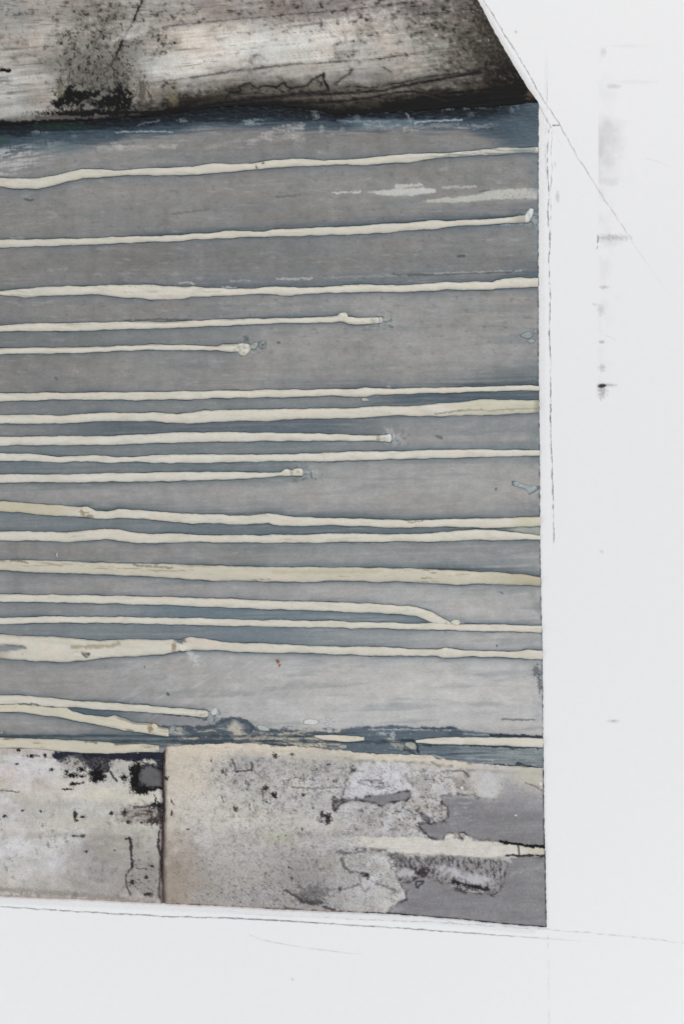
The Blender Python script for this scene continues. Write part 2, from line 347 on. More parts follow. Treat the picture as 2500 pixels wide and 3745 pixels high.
    # whitish dry-brushed area at the far left under the crust
    z = (1 - ss(60, 330, x)) * ss(525, 560, y + 0.15 * x) * (1 - ss(640, 690, y + .4 * x))
    mix(col, (176, 177, 180), 0.85 * z * ss(-0.35, 0.45, fb(x, y + .12 * x, 70, 12, 63, 4) + .25 * fb(x, y, 8, 30, 64, 2)))
    z = blob(x, y, 210, 545, 110, 24, 65, .5)
    mix(col, (108, 120, 130), 0.5 * z)
    # pale smears below the crust
    for pts, w, s in [(A([(520, 775), (700, 770), (780, 766), (910, 764)]), 9, .75), (A([(1080, 768), (1180, 750), (1250, 728)]), 8, .45), (A([(1380, 700), (1425, 685)]) + AR([(60, 668), (150, 660)]), 17, .85),
                      (A([(1300, 745), (1360, 722)]) + AR([(0, 726), (70, 718), (160, 722)]), 12, .7), (AR([(60, 712), (90, 705)]), 20, .6), (A([(590, 750), (630, 768)]), 12, .75),
                      (AR([(480, 655), (620, 665), (780, 660), (960, 655)]), 12, .6), (AR([(980, 664), (1080, 660), (1160, 652)]), 6, .6), (AR([(250, 668), (250, 690)]), 12, .6), (AR([(355, 676), (358, 684)]), 12, .4),
                      (AR([(680, 678), (750, 676)]), 10, .5), (A([(500, 834), (570, 824)]), 6, .3)]:
        mix(col, (176, 172, 170), s * .85 * stroke(x, y, pts, w * .7, 9, 67, 5) * np.clip(.7 + .6 * fb(x, y, 40, 8, 68, 3), 0, 1))
    mix(col, (60, 62, 70), .8 * blob(x, y, 1796, 472, 11, 4, 3, .5))
    # blue wash at the right end of the top
    mix(col, (84, 98, 118), 0.75 * ss(1780, 1950, x) * (1 - ss(500, 560, y)))
    mix(col, (112, 122, 134), 0.5 * ss(1900, 1975, x) * ss(560, 600, y) * (1 - ss(760, 860, y)))
    mix(col, (140, 150, 158), 0.45 * ss(1935, 1968, x) * ss(760, 800, y) * (1 - ss(930, 960, y)))
    # pale scraped marks near y 700
    for pts, w, s in [(BR([(305, 80), (380, 77), (450, 75)]), 4, .8), (BR([(640, 48), (700, 42), (770, 40), (775, 60), (840, 72)]), 10, .75), (BR([(880, 52), (960, 47), (1050, 49)]), 5, .5)]:
        mix(col, (196, 195, 190), s * stroke(x, y, pts, w, 3, 71, 2))
    s1 = sdf(x, y, BR([(490, 76), (560, 66), (640, 58), (760, 52), (830, 66), (830, 78), (740, 92), (640, 95), (570, 92)]))
    mix(col, (190, 190, 186), .92 * (1 - ss(-4, 4, s1 + 3 * fb(x, y, 20, 8, 72, 3))))
    s2 = sdf(x, y, BR([(775, 122), (850, 108), (980, 98), (1060, 88), (1110, 72), (1200, 62), (1300, 56), (1378, 60), (1378, 112), (1300, 112), (1200, 112), (1100, 120), (960, 132), (830, 134)]))
    m2 = 1 - ss(-5, 4, s2 + 4 * fb(x, y, 24, 8, 73, 3))
    mix(col, (188, 188, 182), .85 * m2)
    mix(col, (110, 112, 112), .6 * m2 * ss(.45, .8, fb(x, y, 9, 7, 74, 2)) * ss(1800, 1850, x))
    mix(col, (120, 122, 122), .5 * m2 * ss(.75, 1.0, fb(x, y, 9, 7, 75, 2)))
    mix(col, (70, 74, 80), .6 * stroke(x, y, BR([(1070, 74), (1115, 66)]), 4, 2, 76))
    h += 1.5 * m2
    # streak above line 2
    for pts, w, s in [(B([(935, 548), (990, 546), (1010, 556)]), 5, .7), (B([(1200, 540), (1300, 535)]), 4, .4), (BR([(15, 530), (90, 529), (200, 525)]), 6, .75), (BR([(840, 500), (1000, 494), (1200, 488), (1290, 487)]), 3, .6),
                      (BR([(250, 526), (400, 518), (640, 512)]), 2.5, .35), (B([(1160, 574), (1230, 578)]), 5, .8), (A([(0, 944), (60, 936)]), 2, .2), (B([(60, 316), (130, 316)]), 5, .5)]:
        mix(col, (176, 176, 176), s * stroke(x, y, pts, w, 2, 78, 1))
    for pts, w, s in [(BR([(700, 510), (900, 503), (1250, 492)]), 3, .5), (BR([(620, 505), (780, 500)]), 3, .4), (B([(650, 744), (830, 738), (1000, 744)]), 4, .6), (BR([(960, 410), (990, 408)]), 6, .7),
                      (B([(1440, 100), (1568, 92)]), 6, .35), (B([(900, 190), (1090, 165)]), 5, .3), (B([(130, 112), (155, 122), (175, 116)]), 5, .7), (CR([(850, 352), (872, 358)]), 8, .5),
                      (Cc([(292, 46), (300, 50)]), 6, .6), (B([(1448, 858), (1455, 862)]), 5, .6), (DR([(1190, 898), (1270, 902), (1360, 900)]), 4, .55), (DR([(1170, 235), (1190, 240)]), 5, .4), (D_([(872, 764), (878, 770)]), 5, .8),
                      (DR([(1160, 516), (1162, 518)]), 4, .8), (CR([(1155, 624), (1160, 628)]), 5, .5), (D_([(755, 625), (752, 632)]), 2, .7)]:
        mix(col, (74, 76, 80), s * stroke(x, y, pts, w, 3, 79, 1))
    # pale scuffs in the lower light field
    z = blob(x, y, 760, 2530, 420, 130, 81, .3, .5)
    mix(col, (194, 194, 197), .28 * z * ss(.1, .9, fb(x * .8 - y * .5, y * .8 + x * .5, 110, 16, 82, 4)))
    mix(col, (192, 193, 195), .7 * stroke(x, y, D_([(985, 545), (1010, 575), (1030, 600)]), 22, 9, 83, 5, .4))
    mix(col, (190, 190, 191), .45 * stroke(x, y, DR([(1010, 712), (1100, 696), (1220, 672)]), 9, 4, 84, 2))
    mix(col, (200, 200, 203), .3 * stroke(x, y, DR([(0, 820), (70, 850), (140, 880)]), 26, 14, 85, 5))
    # mess at the lower left where lines meet the boards
    def dab(fn, pts, c, s, rough=5, soft=5, seed=86):
        q = sdf(x, y, fn(pts)) 
        k = q < 40
        mm = np.zeros_like(x); mm[k] = 1 - ss(-soft, soft, q[k] + rough * fb(x[k], y[k], 26, 14, seed, 4))
        mix(col, c, s * mm); return mm
    G = lambda p: fr(600, 2600, K2, p)
    H = lambda p: fr(1300, 2600, K2, p)
    dab(G, [(0, 30), (200, 35), (380, 42), (440, 60), (430, 130), (200, 150), (0, 130)], (134, 136, 142), .8)
    m = dab(G, [(40, 190), (200, 150), (430, 130), (460, 80), (560, 60), (680, 85), (735, 130), (690, 215), (600, 262), (420, 262), (150, 268), (20, 290)], (84, 93, 106), .9)
    h += 2.0 * m * fb(x, y, 22, 12, 88, 4)
    mix(col, (140, 145, 150), .5 * m * ss(.3, .9, fb(x, y, 26, 12, 89, 4)))
    dab(G, [(50, 175), (150, 165), (230, 185), (220, 230), (130, 245), (60, 235)], (128, 128, 126), .75, 6)
    mix(col, (60, 66, 80), .7 * m * ss(.35, .9, fb(x, y, 40, 12, 90, 4)))
    mix(col, (186, 180, 170), .95 * blob(x, y, 600 + 585 / K2, 2600 + 150 / K2, 27, 26, 91, .2, .4))
    mix(col, (182, 174, 158), .7 * blob(x, y, 600 + 590 / K2, 2600 + 205 / K2, 18, 12, 92, .3, .4))
    mix(col, (64, 74, 92), .8 * stroke(x, y, G([(430, 110), (480, 75), (570, 58), (660, 78), (730, 130), (700, 210)]), 8, 5, 93, 2))
    for pts, w in [([(720, 150), (870, 165), (1050, 175), (1300, 185), (1568, 188)], 11), ([(0, 130), (200, 135), (420, 128)], 8), ([(0, 25), (160, 32), (240, 40), (340, 70)], 5), ([(560, 262), (420, 265), (180, 262)], 7)]:
        mix(col, (66, 76, 92), .85 * stroke(x, y, G(pts), w, 4, 94, 2))
    # ochre speckled strip right of it
    m = dab(G, [(720, 175), (900, 180), (1100, 190), (1240, 200), (1260, 235), (1400, 265), (1568, 290), (1568, 318), (1080, 292), (760, 268), (640, 240)], (176, 170, 154), .92, 4)
    mix(col, (112, 114, 112), .75 * m * ss(.25, .75, fb(x, y, 30, 10, 95, 4)))
    m = dab(G, [(810, 245), (940, 262), (1060, 278), (1070, 292), (900, 285), (800, 272)], (74, 82, 94), .9, 3)
    m = dab(G, [(1310, 240), (1568, 256), (1568, 318), (1420, 308), (1330, 290)], (96, 106, 114), .85, 5)
    zz = ss(590, 640, x) * (1 - ss(1330, 1420, x)) * ss(2655, 2672, y + 12 * fb(x, y, 60, 14, 386, 3))
    cc = fb(x, y, 58, 15, 387, 5, .65)
    mix(col, (182, 174, 156), .7 * zz * ss(.25, .5, cc)); mix(col, (70, 80, 96), .75 * zz * ss(-.2, -.5, cc)); mix(col, (50, 54, 62), .7 * zz * np.exp(-((cc - .22) / .05) ** 2))
    h += 1.6 * zz * cc
    # strong blue-slate wedge at the right
    m = dab(H, [(-120, 150), (0, 135), (300, 118), (560, 140), (800, 130), (830, 150), (1090, 180), (1540, 205), (1560, 470), (1200, 440), (760, 400), (560, 366), (0, 350), (-120, 330)], (86, 98, 116), .92, 4, 4)
    mix(col, (150, 156, 158), .8 * m * ss(1480, 1980, x + 260 * fb(x, y, 160, 7, 96, 4)) * ss(2712, 2740, y))
    mix(col, (58, 66, 86), .6 * m * ss(.25, .9, fb(x, y, 150, 9, 97, 4)))
    mix(col, (150, 158, 166), .5 * m * ss(.6, 1.0, fb(x, y, 22, 8, 98, 4)) * (1 - ss(1500, 1600, x)))
    h += 1.8 * m * fb(x, y, 40, 9, 99, 4)
    for pts, w, s in [([(100, 150), (300, 150), (500, 152), (800, 155)], 2.5, .8), ([(880, 190), (1090, 192)], 2.5, .6), ([(540, 355), (640, 362), (720, 390)], 4, .7), ([(900, 385), (1000, 395), (1120, 400)], 3, .5)]:
        mix(col, (172, 178, 180), s * stroke(x, y, H(pts), w, 2, 101))
    for pts, w, s in [([(380, 235), (470, 248), (500, 285), (510, 330)], 7, .9), ([(330, 280), (400, 315), (480, 345)], 6, .6), ([(1100, 195), (1300, 205), (1540, 212)], 8, .9), ([(540, 140), (680, 145), (820, 140)], 7, .6),
                      ([(1130, 436), (1200, 445), (1290, 450), (1330, 432), (1390, 445), (1440, 460), (1540, 466)], 6, .8), ([(560, 280), (760, 270), (900, 280), (1100, 285), (1160, 292), (1300, 300), (1540, 298)], 5, .75)]:
        mix(col, (44, 52, 66), s * stroke(x, y, H(pts), w, 3, 102, 2))
    mix(col, (158, 156, 144), .85 * blob(x, y, 1300 + 320 / K2, 2600 + 265 / K2, 34, 12, 103, .6, .3, .5))
    mix(col, (180, 184, 186), .7 * blob(x, y, 1300 + 215 / K2, 2600 + 185 / K2, 16, 6, 104, .7) + .7 * blob(x, y, 1300 + 300 / K2, 2600 + 200 / K2, 9, 14, 105, .7))
    # little grey stub at far left
    mix(col, (96, 98, 96), .7 * blob(x, y, 8, 2682, 16, 9, 106, .5))
    # knot and drip surroundings
    for cx, cy, rx, ry, c, s in [(1000 + 600 / K1, 1350 + 345 / K1, 20, 26, (176, 178, 178), .7), (940, 1310 - 60, 24, 8, (70, 80, 84), .0), (900, 1240, 10, 12, (84, 92, 96), .7), (1080, 1350 + 578 / K1, 14, 10, (116, 116, 118), .6),
                                 (1000 + 1210 / K1, 650 + 243 / K1, 26, 5, (168, 182, 186), .5), (1000 + 600 / K1, 1350 + 92 / K1, 7, 6, (150, 158, 164), .8)]:
        if s: mix(col, c, s * blob(x, y, cx, cy, rx, ry, int(cx) % 97, .4, .5))
    # ragged blot on the right edge near y 2470
    z = blob(x, y, 1962, 2455, 14, 22, 108, .8, .3) + blob(x, y, 1972, 2500, 8, 30, 109, .9, .3)
    mix(col, (88, 92, 100), .75 * z)
    # greenish wedge between lines 10 and 11 at the right edge
    a = RF[10][1](x); b = RF[11][0](x)
    mix(col, (168, 172, 160), .8 * (y > a) * (y < b + 3) * ss(1820, 1900, x))
    # blotchy ends where a line dissolves
    for i in (1, 3, 4, 7, 9, 13, 16, 17):
        ex_ = RF[i][3]; ey_ = float((RF[i][0](ex_) + RF[i][1](ex_)) / 2)
        mix(col, (168, 172, 172), .55 * blob(x, y, ex_ + 12, ey_, 34, 20, 650 + i, .9, .6))
        mix(col, (84, 94, 100), .65 * blob(x, y, ex_ + 6, ey_ + 3, 44, 24, 660 + i, .8, .4) * ss(.15, .6, fb(x, y, 16, 12, 670 + i, 3)))
    # pigment gathered along both edges of each line
    for i, (tf, bf, x0, x1) in enumerate(RF):
        w1, w2 = ridge_wob(i, x)
        for q, (f, w) in enumerate(((tf, w1), (bf, w2))):
            d = np.abs(y - f(x) - w) + np.clip(x - x1, 0, 1e4)
            st = 0.48 + 0.42 * fb(x, y * 0 + i * 3 + q, 120, 9, 120 + 2 * i + q, 4)
            wd_ = 3.6 + 2.0 * fb(x, y * 0 + i * 5 + q, 60, 9, 160 + 2 * i + q, 3)
            mix(col, (54, 66, 82), np.clip(st + .12, 0.12, .92) * (1 - ss(wd_ * .4, wd_ * 1.15, d)))
    # right edge: pigment and tiny nicks
    de = edge_x(y) - x
    mix(col, (72, 78, 88), np.clip(.45 + .6 * fb(x, y, 30, 26, 130, 3), 0, .9) * (1 - ss(2, 7, de)))
    mix(col, (106, 116, 126), .35 * (1 - ss(4, 60, de)) * ss(-.1, .6, fb(x, y, 80, 80, 131, 3)))
    h += 0.12 * fb(x, y, 9, 5, 132, 2)
    ex = np.clip(col[:, 2] - col[:, 0], 0, 60)
    col[:, 2] -= .26 * ex; col[:, 1] += .01 * ex
    return col, h

def paint_upper(x, y):
    v = y + 0.10 * x + 0.000012 * (x - 900) ** 2
    low = fb(x, v, 330, 150, 201, 4)
    g = 163 + 16 * low + 9 * fb(x, v, 420, 11, 202, 4) + 8 * fb(x, y, 110, 70, 203, 4) + 5 * fb(x, y, 10, 30, 204, 3) + 5 * fb(x, v, 260, 4.5, 198, 2)
    g += 34 * ss(450, 800, x) * (1 - ss(1250, 1800, x)) * ss(110, 230, v) * (1 - ss(330, 420, v))
    g += 14 * blob(x, y, 640, 240, 90, 60, 199, .4, .6) + 12 * blob(x, y, 170, 120, 60, 60, 197, .4, .7)
    col = np.stack([g + 1, g - 2, g - 6], 1)
    warm = fb(x, y, 240, 160, 205, 3)
    col[:, 0] += 4 * warm + 1.5; col[:, 2] -= 3 * warm + 2
    mix(col, (128, 112, 114), .45 * ss(-.3, .6, fb(x, v, 150, 30, 206, 4)) * (1 - ss(20, 110, y)) * ss(550, 800, x))
    mix(col, (206, 204, 202), .5 * ss(.15, .9, fb(x, v, 300, 40, 207, 4)) * ss(80, 160, y))
    # thin dark drag lines
    th = fb(x, v, 520, 6.5, 208, 4)
    mix(col, (100, 95, 91), .55 * ss(.25, 1.0, th) * ss(-.6, .5, fb(x, y, 160, 60, 209, 3)))
    mix(col, (90, 88, 86), .5 * ss(.25, 1.0, fb(x, y, 46, 30, 210, 4)) * ss(-.3, .8, fb(x, y, 300, 200, 211, 2)))
    sp = .8 * fb(x, y, 30, 26, 212, 5, .78) + .35 * fb(x, v, 60, 12, 191, 3)
    grain = fb(x, y, 9, 14, 213, 3, .7)
    # broad smudged zones: (cx, cy, rx, ry, strength, tone)
    for cx, cy, rx, ry, s, c in [(350, 150, 130, 230, .45, (104, 100, 94)), (1100, 40, 700, 40, .4, (118, 108, 106)), (1750, 190, 160, 170, .45, (90, 84, 78)), (350, 60, 110, 60, .5, (108, 104, 98)), (320, 260, 110, 110, .42, (96, 94, 90)), (560, 60, 90, 40, .35, (104, 100, 98)), (590, 350, 80, 50, .55, (104, 94, 84)), (1080, 90, 200, 50, .3, (120, 112, 112)),
                                 (1330, 110, 60, 48, .55, (84, 80, 78)), (1260, 190, 50, 40, .5, (92, 88, 86)), (1545, 70, 95, 75, .75, (70, 68, 66)), (1690, 60, 110, 110, .5, (84, 80, 76)), (1780, 160, 110, 120, .55, (78, 74, 70)),
                                 (1480, 205, 200, 24, .25, (122, 110, 104)), (1850, 260, 90, 130, .6, (64, 60, 56)), (930, 230, 40, 30, .3, (110, 106, 102)), (60, 110, 110, 70, .2, (140, 130, 126)), (180, 240, 40, 50, .3, (120, 118, 108)),
                                 (1400, 20, 420, 30, .45, (96, 90, 90)), (40, 20, 120, 40, .35, (132, 134, 136)), (1650, 260, 60, 30, .3, (90, 84, 78))]:
        m = blob(x, y, cx, cy, rx, ry, int(cx + cy), .55, .6)
        mix(col, c, s * m * np.clip(.55 + .6 * sp, 0, 1.2))
        mix(col, (44, 42, 42), min(1, s * 1.3) * m * ss(.32, .85, sp + .25 * fb(x, y, 40, 40, 215, 2)))
    # darkness growing towards the lower edge and the corner
    hgt = ub(x) - y
    dw = np.interp(x, [-600, 0, 250, 520, 640, 900, 1300, 1700, 1970], [16, 16, 22, 36, 48, 58, 64, 90, 150])
    dk = np.exp(-np.clip(hgt, 0, 1e4) / dw) * np.interp(x, [0, 640, 1000, 1900], [.9, 1.2, 1.3, 1.45])
    mix(col, (50, 47, 45), np.clip(dk * (1.2 + .5 * fb(x, v, 140, 26, 216, 4) + .35 * sp + .35 * fb(x, y, 60, 50, 196, 4)), 0, .93))
    mix(col, (124, 112, 97), .6 * ss(.3, 1, fb(x, v, 110, 34, 217, 3)) * np.clip(dk * 1.3, 0, 1) * ss(1000, 1200, x) * (1 - ss(1750, 1850, x)))
    mix(col, (30, 28, 27), np.clip(1.0 * ss(.5, 1.0, dk + .13 * fb(x, v, 120, 14, 218, 4) + .10 * sp), 0, .92))
    # stained ground under the jagged crack
    q = sdf(x, y, fr(700, 180, K2, [(-40, 500), (0, 440), (130, 400), (250, 390), (310, 365), (400, 345), (440, 290), (490, 290), (545, 325), (640, 300), (700, 315), (765, 280), (780, 310), (950, 300), (1080, 205), (1110, 300), (1200, 290), (1300, 240), (1400, 300), (1568, 300), (1568, 500), (0, 520)]))
    mz = 1 - ss(-12, 6, q + 10 * fb(x, y, 24, 22, 193, 4, .7))
    mix(col, (92, 87, 80), .5 * mz); mix(col, (40, 38, 36), .75 * mz * ss(.15, .8, fb(x, y, 30, 20, 192, 4, .7) + .25 * (y - 330) / 60))
    dg = (edge_x(y) - x) * .86
    kk = ss(-60, 330, y)
    mix(col, (60, 55, 50), np.clip(.95 * np.exp(-np.clip(dg, 0, 1e4) / (46 + 60 * kk)) * (1 + .9 * grain), 0, .9) * ss(1500, 1750, x))
    mix(col, (34, 32, 31), np.clip(ss(150, 330, y) * (1 - ss(30, 150, dg)) * ss(-.4, .5, grain + .3), 0, .85))
    mix(col, (112, 98, 84), .6 * blob(x, y, 1945, 350, 22, 18, 219, .6, .4))
    # broken dark blots at the left
    G5 = lambda p: fr(0, 180, K2, p)
    def ragged(d, n, lo=26.0):
        return ss(-.12, .30, .46 * n - d / lo)
    nb = fb(x, y, 24, 22, 221, 5, .85); nh = fb(x, y, 17, 14, 222, 3, .7)
    d1 = sdf(x, y, G5([(545, 285), (580, 295), (610, 325), (700, 335), (765, 350), (800, 330), (860, 390), (745, 395), (690, 420), (640, 455), (520, 465), (470, 455), (495, 430), (520, 370)]))
    d2 = sdf(x, y, G5([(940, 290), (980, 280), (1020, 300), (1085, 355), (1065, 395), (1100, 420), (1080, 500), (960, 510), (860, 480), (780, 490), (740, 440), (840, 400), (890, 350), (925, 345)]))
    d3 = sdf(x, y, G5([(480, 330), (560, 200), (700, 120), (830, 60), (1000, 60), (1090, 200), (1110, 330), (1100, 480), (600, 480), (480, 440)]))
    mix(col, (104, 101, 96), .5 * ragged(d3, nb, 60))
    mix(col, (46, 44, 42), .8 * ss(.15, .5, .8 * nb - .15 - np.clip(d3, -30, 200) / 90))
    m = ragged(d1, nb) * (1 - .85 * ss(.55, .9, nh))
    blot = m.copy()
    m2 = ragged(d2 + 1, nb, 26) * (1 - .8 * ss(.3, .75, nh))
    blot = np.maximum(blot, m2)
    mix(col, (28, 30, 30), .96 * blot)
    # web of veins between the two
    vein = 1 - ss(.0, .22, np.abs(fb(x, y, 32, 28, 224, 3)))
    zone = blob(x, y, 350, 385, 150, 32, 225, .35, .35)
    mix(col, (112, 108, 102), .55 * zone)
    mix(col, (34, 34, 34), .97 * zone * np.clip(vein + ss(.2, .5, fb(x, y, 30, 24, 244, 3)), 0, 1))
    zone = blob(x, y, 350, 250, 150, 115, 226, .4, .5)
    mix(col, (120, 118, 113), .5 * zone)
    mix(col, (52, 50, 48), .7 * zone * ss(.35, .75, fb(x, y, 16, 24, 227, 4)))
    mix(col, (70, 68, 64), .5 * (blob(x, y, 222, 320, 10, 44, 228, .5) + blob(x, y, 520, 330, 14, 50, 229, .6)))
    mix(col, (26, 30, 31), .96 * blot)
    for pts, w in ((A([(620, 60), (560, 100), (500, 230), (490, 250)]), 26), (A([(630, 240), (700, 225), (800, 190), (840, 200)]), 22), (A([(830, 275), (860, 250), (920, 225)]), 16), (A([(350, 210), (400, 330), (500, 350), (520, 440)]), 40), (A([(610, 300), (625, 440)]), 26)):
        m = stroke(x, y, pts, w, 18, 690, 4)
        mix(col, (112, 109, 104), .35 * m); mix(col, (40, 38, 37), .85 * m * ss(.2, .75, fb(x, y, 17, 20, 691, 4, .75)))
    mix(col, (140, 134, 112), .5 * blob(x, y, 226, 335, 12, 30, 230, .3))
    mix(col, (28, 29, 30), .92 * stroke(x, y, G5([(470, 455), (500, 430)]), 20, 6, 231, 4))
    m = blob(x, y, 350, 416, 190, 12, 232, .4, .4) + blob(x, y, 470, 412, 55, 5, 233, .5, .4)
    mix(col, (26, 26, 28), .93 * m)
    mix(col, (98, 92, 90), .85 * stroke(x, y, G5([(330, 570), (560, 560), (640, 575), (760, 575)]), 9, 5, 234, 3))
    mix(col, (112, 106, 104), .85 * stroke(x, y, G5([(790, 552), (900, 565), (1080, 550), (1180, 535)]), 11, 4, 235, 3))
    mix(col, (24, 26, 28), .9 * stroke(x, y, G5([(-300, 575), (-60, 590), (20, 600), (120, 612), (300, 600), (520, 590), (700, 588), (850, 578), (1100, 560), (1300, 530), (1568, 500)]), 9, 4, 236, 2))
    mix(col, (20, 22, 25), .93 * ss(300, 480, x) * (1 - ss(4, 22, hgt + 7 * fb(x, y, 60, 8, 242, 3))) * np.clip(.9 + .4 * fb(x, y, 120, 20, 243, 2), .3, 1))
    mix(col, (46, 42, 40), .8 * (blob(x, y, 680, 368, 60, 22, 237, .5, .5)))
    mix(col, (56, 52, 48), .55 * blob(x, y, 770, 352, 70, 20, 238, .8, .5))
    mix(col, (158, 150, 122), .45 * blob(x, y, 635, 365, 16, 26, 239, .3, .6))
    mix(col, (24, 24, 24), .92 * stroke(x, y, G5([(15, 172), (40, 174), (75, 178)]), 8, 5, 240, 2) + .8 * blob(x, y, 32, 259, 9, 7, 241, .4))
    col += (col - 168.0) * .14; col[:, 1] += .6
    # crease lines
    G6 = lambda p: fr(700, 180, K2, p)
    G7 = lambda p: fr(1300, 180, K2, p)
    h = 0.5 * fb(x, v, 160, 9, 250, 4)
    for pts, w, s, hh in [(A([(745, 0), (722, 50), (700, 105)]), 7, .85, 1), (A([(700, 105), (660, 180), (640, 215)]), 3, .4, .5), (A([(640, 215), (605, 295), (580, 345)]), 6, .8, 1),
                      (G6([(0, 495), (200, 452), (500, 415), (760, 388), (1000, 375), (1240, 365), (1568, 342)]) + G7([(350, 310), (500, 285), (700, 245), (850, 220), (1020, 192)]), 8, .97, 3),
                      (G6([(400, 398), (600, 396), (900, 362), (1050, 352)]), 4, .7, 1), (G6([(1330, 305), (1450, 318), (1568, 310)]) + G7([(220, 303), (380, 275), (540, 235), (700, 215), (850, 200), (1020, 190)]), 4.5, .85, 1.5),
                      (G6([(640, 470), (840, 452), (1050, 440), (1240, 430), (1450, 400)]) + G7([(100, 405), (250, 372), (350, 354), (450, 348), (550, 360), (650, 390), (740, 412)]), 5.5, .9, 2),
                      (G7([(480, 318), (560, 335), (640, 375)]), 4, .8, 1), (G7([(150, 390), (300, 412), (450, 425)]), 4, .5, 1),
                      (G6([(0, 240), (350, 175), (750, 135), (1100, 112), (1568, 80)]) + G7([(250, 70), (500, 35)]), 3, .6, .7), (A([(740, 440), (1100, 390), (1568, 330)]), 2.6, .35, .4),
                      (A([(850, 140), (1200, 105), (1568, 72)]) + AR([(460, 45), (690, 15)]), 3, .5, .5), (A([(620, 60), (560, 100), (500, 230), (490, 250)]), 8, .16, .3),
                      (A([(630, 240), (700, 225)]), 8, .12, .3),
                      (G6([(270, 420), (310, 365), (400, 350), (395, 305), (440, 290), (485, 285), (490, 300), (545, 325), (560, 310), (640, 300), (700, 315), (750, 280), (765, 280), (780, 310), (830, 320), (950, 300), (990, 250), (1080, 200), (1080, 260), (1110, 300), (1118, 335)]), 5.2, .95, 1),
                      (G6([(1170, 290), (1230, 240), (1300, 200), (1310, 165)]), 5.5, .5, .5), (G6([(950, 350), (1060, 350), (1118, 335)]), 3, .6, 1), (G7([(220, 150), (285, 185)]), 5, .6, .5),
                      (G7([(1070, 0), (1130, 80), (1200, 200), (1220, 300)]), 4, .3, .5), (G7([(760, 90), (800, 140), (840, 180)]), 3, .4, .3)]:
        m = stroke(x, y, pts, w * .8 if w > 5 else w * .35, 3.6, int(w * 7), 1.2)
        m *= np.clip(.62 + .6 * fb(x, y, 60, 60, 270 + int(w), 3), .15, 1) if w <= 5 else np.clip(.85 + .3 * fb(x, y, 80, 80, 271, 3), .4, 1)
        mix(col, (17, 16, 16), np.clip(1.12 * s * m, 0, 1))
        mix(col, (60, 56, 54), .22 * s * stroke(x, y, pts, w * 2.2, 9, int(w * 7), 3))
        h -= hh * .8 * m
    lift = stroke(x, y, G6([(760, 405), (1240, 385), (1568, 362)]) + G7([(350, 330), (600, 300), (900, 240)]), 12, 6, 261)
    h += 1.4 * lift
    mix(col, (112, 104, 96), .25 * lift)
    # speckle everywhere
    mix(col, (60, 56, 54), .3 * ss(.8, 1.1, fb(x, y, 9, 14, 262, 2)) * ss(-.1, .5, fb(x, y, 160, 120, 263, 3)))
    return col, h

